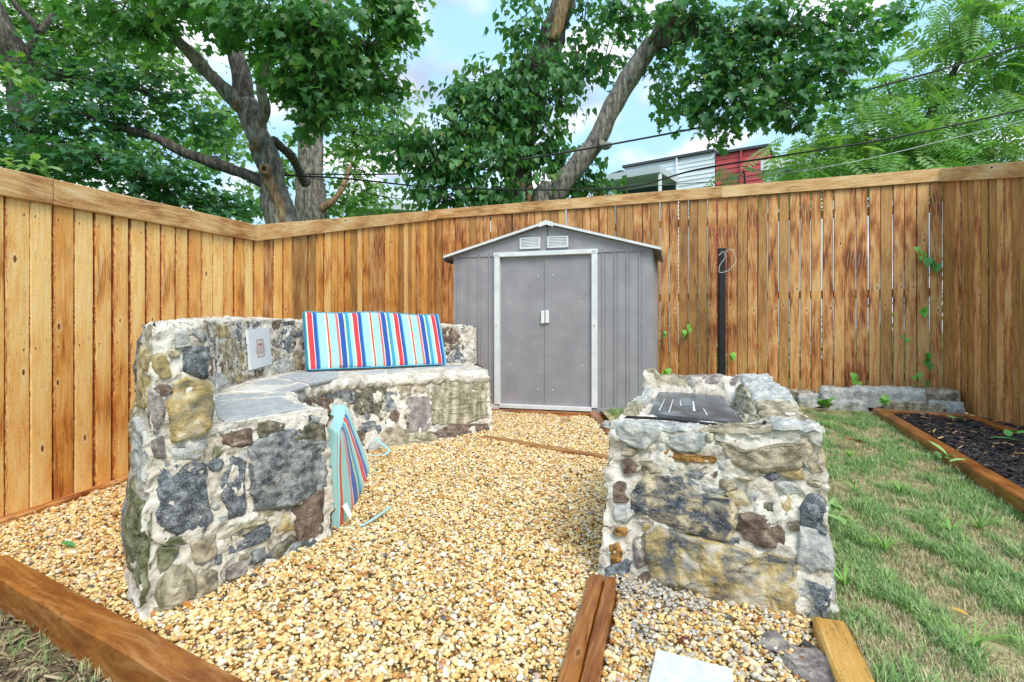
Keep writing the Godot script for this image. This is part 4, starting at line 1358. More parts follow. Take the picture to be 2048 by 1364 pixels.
func build_grill() -> void:
	var g := thing("stone_grill", "low mortared field stone grill with dark hearth slab, standing between gravel and lawn", "grill")
	var st := st_new()
	st.set_smooth_group(0)
	sheet(st, 72, 80, func(u, v): return uneven(grill_upper(u, v)))
	sheet(st, 84, 72, func(u, v): return uneven(grill_pt(u, 0.0, lerpf(-0.07, grill_top(u, 0.0), v))))
	sheet(st, 60, 40, func(u, v): return uneven(grill_pt(1.0, u, lerpf(-0.07, grill_top(1.0, u), v))))
	sheet(st, 50, 30, func(u, v): return uneven(grill_pt(0.0, 1.0 - u, lerpf(-0.07, grill_top(0.0, 1.0 - u), v))))
	sheet(st, 40, 30, func(u, v): return uneven(grill_pt(1.0 - u, 1.0, lerpf(-0.07, grill_top(1.0 - u, 1.0), v))))
	part(done(st), "mortar", M.mortar, g)
	for s in GRILL_STONES:
		var poly := PackedVector2Array()
		var v: Array = s[3]
		for k in range(0, v.size(), 2):
			poly.append(Vector2(v[k], v[k + 1]) * 0.001)
		part(stone_mesh(grill_front, poly, s[2] * 0.001, s[1] == "rib", Vector3(0, 1.0, 0), rng.randf() * 50.0), "stone", M[s[1]], g)
	var on := []
	for s in GRILL_STONES:
		on.append(to_poly(s[3]))
	chips(g, grill_front, on, Rect2(0.05, 0.04, 0.9, 0.5), Vector2(1.4, 1.0), 26, Vector3(0, 1.0, 0), 0.034, 0.062)
	chips(g, grill_front, on, Rect2(0.03, 0.03, 0.94, 0.5), Vector2(1.4, 1.0), 60, Vector3(0, 1.0, 0))
	# on the rim and the raised wall
	for s in [["tan", 22, [0.50, 0.01, 0.78, 0.0, 0.80, 0.09, 0.66, 0.12, 0.52, 0.10]], ["light", 26, [0.80, 0.0, 0.99, 0.01, 0.99, 0.16, 0.81, 0.14]],
			["light", 24, [0.02, 0.0, 0.40, 0.0, 0.42, 0.09, 0.05, 0.10]],
			["tan", 30, [0.79, 0.18, 0.98, 0.17, 0.98, 0.38, 0.86, 0.42, 0.78, 0.36]], ["light", 34, [0.78, 0.42, 0.99, 0.41, 0.99, 0.64, 0.80, 0.66]],
			["light", 38, [0.78, 0.68, 0.98, 0.67, 0.98, 0.96, 0.80, 0.97]], ["tan", 30, [0.03, 0.88, 0.34, 0.88, 0.36, 0.99, 0.04, 0.98]], ["purple", 26, [0.37, 0.88, 0.74, 0.88, 0.75, 0.99, 0.38, 0.98]],
			["rib", 30, [0.70, 0.22, 0.76, 0.20, 0.77, 0.48, 0.70, 0.50]], ["rib", 34, [0.70, 0.52, 0.77, 0.50, 0.77, 0.78, 0.70, 0.79]],
			["rib", 20, [0.01, 0.2, 0.09, 0.22, 0.09, 0.5, 0.01, 0.48]], ["light", 22, [0.0, 0.54, 0.09, 0.54, 0.09, 0.82, 0.01, 0.82]]]:
		var poly := PackedVector2Array()
		var v: Array = s[2]
		for k in range(0, v.size(), 2):
			poly.append(Vector2(v[k], v[k + 1]))
		part(stone_mesh(grill_upper, poly, s[1] * 0.0006, s[0] == "rib", Vector3(0.8, 3.0, -2.0), rng.randf() * 50.0), "stone", M[s[0]], g)
	for s in [["light", [0.05, 0.05, 0.3, 0.04, 0.32, 0.24, 0.06, 0.25]], ["blue", [0.36, 0.06, 0.7, 0.05, 0.72, 0.3, 0.38, 0.28]], ["ochre", [0.05, 0.3, 0.34, 0.3, 0.33, 0.5, 0.05, 0.52]], ["tan", [0.4, 0.34, 0.75, 0.36, 0.74, 0.6, 0.42, 0.58]], ["grey", [0.76, 0.1, 0.96, 0.1, 0.95, 0.5, 0.78, 0.48]]]:
		var poly := PackedVector2Array()
		var v: Array = s[1]
		for k in range(0, v.size(), 2):
			poly.append(Vector2(v[k], v[k + 1]))
		part(stone_mesh(grill_right, poly, 0.022, false, Vector3(6, 1, -2.3), rng.randf() * 50.0), "stone", M[s[0]], g)
	# dark slab lying in the hearth, tipped up a little at the back
	st = st_new()
	st.set_smooth_group(-1)
	var q := [w(0.571, 0.592, 2.35), w(0.852, 0.593, 2.10), w(0.982, 0.628, 2.65), w(0.738, 0.630, 2.85)]
	var up := Vector3(0, 0.018, 0)
	quad(st, q[0], q[1], q[2], q[3])
	for k in 4:
		var k2: int = (k + 1) % 4
		quad(st, q[k] - up * 2.0, q[k2] - up * 2.0, q[k2], q[k])
	part(done(st), "hearth_slab", M.black_slab, g)
	# chalky scratches on the slab
	for s in [[0.10, 0.12, 0.13, 0.62], [0.22, 0.08, 0.25, 0.64], [0.52, 0.22, 0.53, 0.62], [0.36, 0.38, 0.35, 0.62], [0.66, 0.12, 0.64, 0.36], [0.46, 0.34, 0.50, 0.35]]:
		var pa := ((q[0] as Vector3).lerp(q[1], s[0])).lerp((q[3] as Vector3).lerp(q[2], s[0]), s[1]) + Vector3(0, 0.0015, 0)
		var pb := ((q[0] as Vector3).lerp(q[1], s[2])).lerp((q[3] as Vector3).lerp(q[2], s[2]), s[3]) + Vector3(0, 0.0015, 0)
		st = st_new()
		var wd := 0.0026 if s[0] != 0.52 else 0.005
		var sd := (pb - pa).cross(Vector3.UP).normalized() * wd
		quad(st, pa - sd, pa + sd, pb + sd * 0.6, pb - sd * 0.6)
		part(done(st), "scratch", M.wire, g)
	# bent iron rod across the front of the hearth
	st = st_new()
	var rod := spline([at(1252, 834, 2.24), at(1330, 838, 2.18), at(1420, 848, 2.09), at(1496, 857, 2.015), at(1512, 858, 2.0), at(1523, 853, 1.995), at(1531, 842, 1.99)], 4)
	var rr := []
	for k in rod.size(): rr.append(0.0055)
	tube(st, rod, rr, 8)
	tag(lone(done(st), "iron_rod", M.iron), "thin black iron rod with a bent end lying across the stone grill", "rod")

# ---------------------------------------------------------------- timbers and edging
func timber(label: String, a: Vector3, b: Vector3, wd: float, th: float, mat: String, strip: int, v0: float, group := "timbers edging the gravel and bed") -> Node3D:
	return tag(lone(beam_mesh(a, b, wd, th, strip, v0, 0.007, 14), "timber", M[mat]), label, "timber", group)

func build_timbers() -> void:
	timber("long wet brown timber edging the gravel in the lower left corner", w(-2.06, 0.03, 2.25), w(-0.10, 0.03, 1.055), 0.104, 0.125, "timber", 2, 0.0)
	timber("short orange timber end at the left edge below the long brown timber", w(-2.6, -0.03, 2.52), w(-2.0, -0.035, 2.12), 0.1, 0.09, "timber", 5, 0.2)
	timber("pale timber along the foot of the left fence", w(-2.56, 0.02, 1.9), w(-2.03, 0.11, 4.7), 0.05, 0.09, "fence_tan", 1, 0.0)
	# split timber in front of the grill: two halves and the crack between them
	var t := thing("split_timber", "dark red brown timber split along its length, running forward from the grill", "timber", Vector3.ZERO, 0.0, "timbers edging the gravel and bed")
	part(beam_mesh(w(0.311, 0.04, 2.085), w(0.045, 0.04, 1.1), 0.052, 0.11, 3, 0.1, 0.006, 14), "timber_half", M.timber, t)
	part(beam_mesh(w(0.362, 0.038, 2.07), w(0.096, 0.038, 1.088), 0.047, 0.11, 6, 0.3, 0.006, 14), "timber_half", M.timber, t)
	timber("yellow new timber with drying cracks at the right corner of the grill", w(0.973, 0.05, 1.745), w(0.78, 0.05, 1.15), 0.09, 0.13, "timber_new", 4, 0.1)
	timber("flush weathered timber crossing the gravel in front of the shed", w(-0.225, 0.102, 4.47), w(0.70, 0.080, 3.80), 0.085, 0.08, "fence_brown", 7, 0.2)
	timber("brown timber under the door sill of the shed", w(-0.40, 0.118, 5.905), w(1.42, 0.118, 5.365), 0.09, 0.1, "timber", 0, 0.0)
	timber("brown timber running from the shed corner towards the grill", w(0.785, 0.14, 5.50), w(0.80, 0.085, 3.90), 0.075, 0.1, "timber", 1, 0.25)
	timber("orange timber along the lawn side of the mulch bed", w(3.42, 0.20, 5.30), w(2.16, 0.11, 1.83), 0.09, 0.13, "timber", 4, 0.05)
	timber("orange timber along the back of the mulch bed below the stones", w(3.45, 0.196, 5.26), w(3.98, 0.196, 4.94), 0.085, 0.12, "timber", 2, 0.4)
	timber("short orange timber between the mulch bed and the right fence", w(3.97, 0.192, 4.90), w(3.83, 0.16, 4.28), 0.085, 0.12, "timber", 6, 0.5)

func block_mesh(c: Vector3, size: Vector3, turn: float, sd: float) -> ArrayMesh:
	# rough quarried block: a subdivided box rounded and broken by noise
	var st := st_new()
	st.set_smooth_group(0)
	var h := size * 0.5
	var bas := Basis(Vector3.UP, turn)
	var f := func(p: Vector3) -> Vector3:
		var q := p
		var k := Vector3(absf(p.x) / h.x, absf(p.y) / h.y, absf(p.z) / h.z)
		var e := maxf(0.0, k.x + k.y + k.z - 2.0)
		q *= 1.0 - 0.10 * e * e
		var r := bas * q + c
		var a := 0.034
		return r + Vector3(lump.get_noise_3d(r.x + sd, r.y, r.z), lump.get_noise_3d(r.y + sd, r.z, r.x), lump.get_noise_3d(r.z, r.x + sd, r.y)) * a + Vector3(fine.get_noise_3d(r.x + sd, r.y, r.z), fine.get_noise_3d(r.y, r.z + sd, r.x), 0) * 0.007
	var fl := [[Vector3.RIGHT, Vector3.UP, Vector3.BACK], [Vector3.BACK, Vector3.UP, Vector3.LEFT], [Vector3.LEFT, Vector3.UP, Vector3.FORWARD], [Vector3.FORWARD, Vector3.UP, Vector3.RIGHT], [Vector3.RIGHT, Vector3.FORWARD, Vector3.UP]]
	for q in fl:
		var a: Vector3 = q[0]
		var b: Vector3 = q[1]
		var n: Vector3 = q[2]
		sheet(st, 10, 5, func(u, v): return f.call((n + a * (u * 2.0 - 1.0) + b * (v * 2.0 - 1.0)) * h))
	return done(st)

func build_edging() -> void:
	# rough stones stacked along the foot of the back fence
	var u := Vector3(0.921, 0, 0.389)
	var turn := atan2(-0.389, 0.921)
	for q in [[1598, 792, 5.95, 0.30, 0.10, "tan", "small tan stone behind the raised corner of the grill, foot of the fence"],
			[1630, 800, 5.82, 0.34, 0.11, "light", "pale flat stone at the left of the row along the fence foot"],
			[1674, 792, 5.72, 0.33, 0.15, "light", "squarish pale grey stone in the row along the fence foot"],
			[1772, 794, 5.58, 0.68, 0.16, "light", "longest blue grey stone in the row along the fence foot"],
			[1862, 796, 5.50, 0.44, 0.15, "tan", "orange tan stone at the right end of the row, against the corner"],
			[1690, 812, 5.62, 0.40, 0.09, "light", "low pale stone under the squarish stone by the lawn"],
			[1825, 815, 5.42, 0.50, 0.09, "tan", "low tan stone under the longest stone by the bed"],
			[1888, 815, 5.34, 0.28, 0.09, "light", "low pale corner stone beside the mulch bed"]]:
		var c := at(q[0], q[1], q[2])
		var m := block_mesh(Vector3.ZERO, Vector3(q[3] * 0.93, q[4] + 0.03, 0.22), turn, rng.randf() * 30.0)
		tag(lone(m, "edging_stone", M[q[5]], c), q[6], "stone", "stones along the fence foot")
	tag(lone(block_mesh(Vector3.ZERO, Vector3(0.4, 0.10, 0.16), turn, 3.0), "concrete_curb", M.concrete, w(0.96, 0.11, 4.75)), "pale concrete curb block between the brown timber and the grill", "block")
	tag(lone(block_mesh(Vector3.ZERO, Vector3(0.5, 0.10, 0.16), turn, 9.0), "concrete_curb", M.concrete, w(-0.62, 0.10, 6.06)), "pale concrete block at the left foot of the shed behind the bench", "block")
	tag(lone(slab_mesh(PackedVector2Array([Vector2(0.41, 1.615), Vector2(0.588, 1.522), Vector2(0.51, 1.25), Vector2(0.30, 1.33)]), -0.01, 0.032), "paver", M.paver), "white speckled square paver in the gravel at the bottom edge", "paver")
	tag(lone(block_mesh(Vector3.ZERO, Vector3(0.10, 0.05, 0.34), 0.25, 17.0), "flagstone", M.purple, w(0.815, 0.0, 1.56)), "long grey brown flagstone sunk in gravel beside the yellow timber", "stone")

# ---------------------------------------------------------------- striped cushions
func stripes() -> ImageTexture:
	var W := 512
	var H := 64
	var aqua := C("a6dcde"); var red := C("e0404a"); var blue := C("2c56ac"); var white := C("eef2ee"); var coral := C("e8706a"); var teal := C("3f9fc4"); var lime := C("cfe6b4"); var orange := C("d8563c")
	var seq := [[red, 36], [white, 5], [blue, 24], [teal, 8], [aqua, 54], [white, 12], [orange, 14], [lime, 4], [aqua, 56], [coral, 18], [white, 5], [blue, 40], [lime, 12], [teal, 28], [aqua, 22], [lime, 8], [white, 4]]
	var total := 0.0
	for s in seq: total += s[1]
	var im := Image.create(W, H, false, Image.FORMAT_RGB8)
	for x in W:
		var p := fposmod(x / float(W), 1.0) * total
		var c: Color = aqua
		for s in seq:
			if p < s[1]:
				c = s[0]
				break
			p -= s[1]
		for y in H:
			var k := 1.0 + 0.05 * fine.get_noise_2d(x * 0.9, y * 0.6) + (0.02 if (x + y) % 2 == 0 else -0.02)
			im.set_pixel(x, y, Color(clampf(c.r * k, 0, 1), clampf(c.g * k, 0, 1), clampf(c.b * k, 0, 1)))
	return ImageTexture.create_from_image(im)

# corners: near bottom left ... as c[a][b][c]: a along the stripes' sequence, b up, c from back to front
func pillow(p: Node3D, c: Array, bulge: float, sag: Callable, rep: float, off: float, cloth: Material, solid: Material, puff_dir: float) -> void:
	var P := func(a: float, b: float, k: float) -> Vector3:
		var x0: Vector3 = (c[0] as Vector3).lerp(c[1], a)
		var x1: Vector3 = (c[3] as Vector3).lerp(c[2], a)
		var y0: Vector3 = (c[4] as Vector3).lerp(c[5], a)
		var y1: Vector3 = (c[7] as Vector3).lerp(c[6], a)
		var bk := x0.lerp(x1, b)
		var fr := y0.lerp(y1, b)
		var n := (fr - bk).normalized()
		var q := bk.lerp(fr, k)
		var round_e := pow(maxf(0.0, 1.0 - pow(absf(2 * a - 1), 10.0)), 0.5) * pow(maxf(0.0, 1.0 - pow(absf(2 * b - 1), 7.0)), 0.5)
		q += n * (k - 0.5) * 2.0 * bulge * (round_e - 0.45)
		q += sag.call(a, b)
		q += n * 0.005 * lump.get_noise_3d(q.x * 1.1, q.y * 0.5, q.z * 1.1)
		return q
	for side in 2:
		var st := st_new()
		st.set_smooth_group(0)
		var k := 1.0 if side == 0 else 0.0
		var nu := 60
		var nv := 26
		for j in nv:
			for i in nu:
				var u0 := float(i) / nu; var u1 := float(i + 1) / nu; var v0 := float(j) / nv; var v1 := float(j + 1) / nv
				var q := [P.call(u0, v0, k), P.call(u1, v0, k), P.call(u1, v1, k), P.call(u0, v1, k)]
				var t := []
				for z in [[u0, v0], [u1, v0], [u1, v1], [u0, v1]]:
					var wav: float = 0.012 * lump.get_noise_2d(z[1] * 0.09 + z[0] * 0.05, z[0] * 0.4) / 1.0
					t.append(Vector2(off + z[0] * rep + wav, z[1]))
				if side == 0: quad(st, q[0], q[1], q[2], q[3], t[0], t[1], t[2], t[3])
				else: quad(st, q[1], q[0], q[3], q[2], t[1], t[0], t[3], t[2])
		part(done(st), "cover", cloth, p)
	var st2 := st_new()
	st2.set_smooth_group(0)
	sheet(st2, 40, 4, func(u, v): return P.call(u, 1.0, 1.0 - v))
	sheet(st2, 40, 4, func(u, v): return P.call(u, 0.0, v))
	sheet(st2, 4, 20, func(u, v): return P.call(0.0, v, u))
	sheet(st2, 4, 20, func(u, v): return P.call(1.0, v, 1.0 - u))
	part(done(st2), "gusset", solid, p)
	# piping round both faces
	for k in [0.0, 1.0]:
		var st := st_new()
		var pts := []
		for i in 30: pts.append(P.call(i / 30.0, 0.0, k))
		for i in 14: pts.append(P.call(1.0, i / 14.0, k))
		for i in 30: pts.append(P.call(1.0 - i / 30.0, 1.0, k))
		for i in 15: pts.append(P.call(0.0, 1.0 - i / 14.0, k))
		var rr := []
		for i in pts.size(): rr.append(0.0055)
		tube(st, pts, rr, 6)
		part(done(st), "piping", solid, p)

func ribbon(pts: Array, wd: float) -> ArrayMesh:
	var st := st_new()
	var c := spline(pts, 6)
	for i in c.size(): c[i] = c[i] + Vector3(0, 0.022, 0)
	for i in c.size() - 1:
		var t: Vector3 = (c[i + 1] - c[i]).normalized()
		var s := t.cross(Vector3.UP).normalized() * wd * 0.5
		var s2 := s
		if i + 2 < c.size(): s2 = ((c[i + 2] - c[i + 1]) as Vector3).normalized().cross(Vector3.UP).normalized() * wd * 0.5
		var lift := Vector3(0, 0.003, 0)
		quad(st, c[i] - s + lift, c[i] + s + lift, c[i + 1] + s2 + lift, c[i + 1] - s2 + lift)
		quad(st, c[i] - s, c[i] - s + lift, c[i + 1] - s2 + lift, c[i + 1] - s2)
		quad(st, c[i] + s + lift, c[i] + s, c[i + 1] + s2, c[i + 1] + s2 + lift)
	return done(st)

func build_cushions() -> void:
	var cloth := StandardMaterial3D.new()
	cloth.albedo_texture = stripes()
	cloth.roughness = 0.85
	cloth.rim_enabled = true
	cloth.rim = 0.2
	var solid := flat_mat(C("a9d6d8"), 0.85)
	var solid2 := flat_mat(C("4f9fbe"), 0.85)
	var p := thing("seat_cushion", "striped aqua, red and blue cushion leaning on the back of the stone bench seat", "cushion", Vector3.ZERO, 0.0, "striped bench cushions")
	var bl := w(-1.665, SEAT + 0.012, 4.60)
	var br := w(-0.645, SEAT + 0.012, 5.36)
	var dir := (br - bl).normalized()
	var nrm := Vector3(-dir.z, 0, dir.x)      # towards the seat front
	if nrm.z < 0.0: nrm = -nrm
	var back := -nrm
	var up := Vector3.UP * 0.452 + back * 0.10
	var th := nrm * 0.062 + Vector3(0, 0.012, 0)
	pillow(p, [bl, br, br + up * 1.03 - dir * 0.03, bl + up * 1.04 - dir * 0.0, bl + th, br + th, br + up * 1.03 + th - dir * 0.03, bl + up * 1.04 + th], 0.018, func(a, b): return Vector3(0, -0.008 * sin(a * PI * 3.0) * b, 0), 3.28, 0.96, cloth, solid2, 1.0)
	part(ribbon([bl + dir * 0.25 + th, bl + dir * 0.33 + th + nrm * 0.05 + Vector3(0, -0.005, 0), bl + dir * 0.5 + nrm * 0.12 + Vector3(0, -0.002, 0)], 0.012), "tie", flat_mat(C("2a4a86"), 0.8), p)
	# the fallen one: standing on its long edge on the gravel against the bench corner
	p = thing("seat_cushion", "striped aqua cushion fallen onto the gravel, leaning against the low front of the stone bench", "cushion", Vector3.ZERO, 0.0, "striped bench cushions")
	var nb := w(-0.865, 0.012, 2.585)
	var nt := w(-0.868, 0.53, 2.60)
	var fb := w(-1.00, 0.045, 3.68)
	var ft := w(-1.085, 0.485, 3.45)
	var t2 := Vector3(0.082, 0, -0.01)
	var t3 := Vector3(0.075, -0.01, -0.02)
	pillow(p, [nb, fb, ft, nt, nb + t2, fb + t2, ft + t3, nt + t2 + Vector3(0.0, -0.06, 0.02)], 0.016, func(a, b): return Vector3(0.02 * sin(a * PI) * (1.0 - b), -0.03 * sin(a * PI) * b * b, 0), 1.02, 0.40, cloth, solid, 1.0)
	part(ribbon([at(684, 1066, 2.58), at(720, 1062, 2.60), at(750, 1045, 2.66), at(782, 1022, 2.83)], 0.014), "tie", solid, p)
	part(ribbon([at(684, 1066, 2.58), at(730, 1076, 2.53), at(775, 1086, 2.50), at(812, 1103, 2.43)], 0.014), "tie", solid, p)
	part(ribbon([at(738, 918, 3.70), at(768, 916, 3.78), at(778, 906, 3.85), at(762, 893, 3.95), at(750, 882, 4.02)], 0.018), "tie", solid, p)
	var st := st_new()
	quad(st, at(684, 1012, 2.60), at(701, 1040, 2.60), at(704, 1030, 2.62), at(694, 1005, 2.64))
	part(done(st), "care_label", flat_mat(C("e4e4e0"), 0.8), p)

# ---------------------------------------------------------------- gravel
func pebble(sd: float, flat: float) -> ArrayMesh:
	var st := st_new()
	st.set_smooth_group(0)
	var n := 9
	var m := 6
	var f := func(u: float, v: float) -> Vector3:
		var th := u * TAU
		var ph := (v - 0.5) * PI
		var p := Vector3(cos(th) * cos(ph), sin(ph), sin(th) * cos(ph))
		var k := 1.0 + 0.30 * lump.get_noise_3d(p.x * 0.10 + sd, p.y * 0.10, p.z * 0.10) + 0.10 * lump.get_noise_3d(p.x * 0.25, p.y * 0.25 + sd, p.z * 0.25)
		return p * Vector3(1.0, flat, 0.74) * k
	for j in m:
		for i in n:
			var u0 := -float(i) / n; var u1 := -float((i + 1) % n) / n; var v0 := float(j) / m; var v1 := float(j + 1) / m
			quad(st, f.call(u0, v0), f.call(u1, v0), f.call(u1, v1), f.call(u0, v1))
	return done(st)

func lin(h: String) -> Color:
	return Color.html(h).srgb_to_linear()

func pebble_colour(r: float) -> Color:
	var tab := [[0.33, "e5c98c"], [0.54, "ecd8ae"], [0.69, "dab372"], [0.77, "f0e7d5"], [0.86, "c99650"], [0.91, "e0d2ba"], [0.95, "b27a40"], [0.968, "c09e8c"], [0.98, "9a948a"], [0.992, "7a5236"], [1.0, "5b5c5e"]]
	for t in tab:
		if r < t[0]:
			var c: Color = lin(t[1])
			var k := rng.randf_range(0.82, 1.12)
			return Color(c.r * k, c.g * k * rng.randf_range(0.96, 1.03), c.b * k * rng.randf_range(0.88, 1.08))
	return lin("e2c283")

func scatter_pebbles(called: String, label: String, xmin: float, xmax: float, dmin: float, dmax: float, cell: float, size: float, keep: Callable, height: Callable, layers: int, grey := 0.0) -> void:
	var xf := [[], [], [], []]
	var cols := [[], [], [], []]
	var nx := int((xmax - xmin) / cell)
	var nd := int((dmax - dmin) / cell)
	for L in layers:
		for j in nd:
			for i in nx:
				if L > 0 and rng.randf() > 0.55:
					continue
				var x := xmin + (i + rng.randf()) * cell
				var d := dmin + (j + rng.randf()) * cell
				if not keep.call(x, d):
					continue
				var s := size * (0.45 + 0.95 * pow(rng.randf(), 1.7))
				if rng.randf() < 0.03: s *= 1.35
				var b := Basis.from_euler(Vector3(rng.randf_range(-0.45, 0.45), rng.randf() * TAU, rng.randf_range(-0.45, 0.45))).scaled(Vector3.ONE)
				b = b * Basis.from_scale(Vector3(s * rng.randf_range(0.95, 1.3), s * rng.randf_range(0.8, 1.05), s))
				var y: float = height.call(x, d) + (0.0 if L == 0 else 0.0075 * L) + rng.randf_range(-0.004, 0.005)
				var k := rng.randi() % 4
				xf[k].append(Transform3D(b, w(x, y, d)))
				var c := pebble_colour(rng.randf())
				if grey > 0.0 and rng.randf() < grey:
					c = c.lerp(Color(0.42, 0.42, 0.41), 0.75)
				cols[k].append(c)
	var root := Node3D.new()
	root.name = numbered(called)
	add_child(root)
	tag(root, label, "gravel")
	root.set_meta("kind", "stuff")
	for k in 4:
		many("pebbles", root, pebble(3.0 + k * 5.0, [0.62, 0.72, 0.55, 0.8][k]), M.pebble, xf[k], cols[k])

func build_gravel() -> void:
	M.pebble = flat_mat(Color.WHITE, 0.5)
	M.pebble.vertex_color_use_as_albedo = true
	var bench := PackedVector2Array()
	for t in 19: bench.append(along(BB, t * 0.5) * 1.0)
	for t in 19: bench.append(along(BO, 9.0 - t * 0.5))
	var grill := PackedVector2Array([Vector2(0.42, 2.14), Vector2(1.06, 1.86), Vector2(1.24, 2.75), Vector2(0.70, 2.97)])
	var keep := func(x: float, d: float) -> bool:
		var p := Vector2(x, d)
		if x < gravel_left(d) or x > lawn_left(d) + 0.02: return false
		if inside(p, bench) or inside(p, grill): return false
		if d < 2.1 and x > 0.075 + (d - 1.1) * 0.27: return false    # right of the split timber
		if d > 3.9 and x > 0.78: return false
		if d > 5.84 - (x + 0.3) * 0.297: return false
		var q := d - (4.47 - (x + 0.225) * 0.724)
		return absf(q) > 0.045 or x < -0.2 or x > 0.7
	scatter_pebbles("gravel", "yellow and cream rounded gravel covering the patio around the bench", -2.6, 1.2, 1.2, 6.2, 0.0142, 0.0091, keep, gravel_y, 2)
	var keep2 := func(x: float, d: float) -> bool:
		if x < 0.13 + (d - 1.1) * 0.27 or x > 0.74 + (d - 1.15) * 0.31: return false
		return not inside(Vector2(x, d), grill)
	scatter_pebbles("gravel", "smaller cream and grey gravel between the split timber and yellow timber", 0.1, 1.0, 1.15, 2.3, 0.0125, 0.0082, keep2, func(x, d): return 0.004, 2, 0.22)
	# crushed grey stone dust against the foot of the grill
	scatter_pebbles("gravel", "small patch of crushed grey stone at the left foot of the grill", 0.36, 0.66, 1.80, 2.10, 0.012, 0.0075, func(x, d): return absf(d - (2.03 - (x - 0.40) * 0.5)) < 0.10 * (1.0 - 2.2 * (x - 0.36)) * rng.randf() + 0.02, func(x, d): return 0.014 + 0.012 * (d - 1.85) / 0.2, 2, 0.9)

# ---------------------------------------------------------------- lawn and mulch
func blade_tuft(n: int, h: float, spread: float, wd: float, sd: int) -> ArrayMesh:
	var r := RandomNumberGenerator.new()
	r.seed = sd
	var st := st_new()
	st.set_smooth_group(-1)
	for k in n:
		var a := r.randf() * TAU
		var p := Vector3(r.randf_range(-1, 1), 0, r.randf_range(-1, 1)) * spread
		var dir := Vector3(cos(a), 0, sin(a))
		var side := dir.cross(Vector3.UP) * wd * r.randf_range(0.7, 1.2)
		var hh := h * r.randf_range(0.5, 1.15)
		var bend := hh * r.randf_range(0.25, 0.95)
		var m := p + Vector3(0, hh * 0.62, 0) + dir * bend * 0.35
		var t := p + Vector3(0, hh * r.randf_range(0.75, 1.0), 0) + dir * bend
		quad(st, p - side, p + side, m + side * 0.8, m - side * 0.8)
		tri(st, m - side * 0.8, m + side * 0.8, t)
	return done(st)

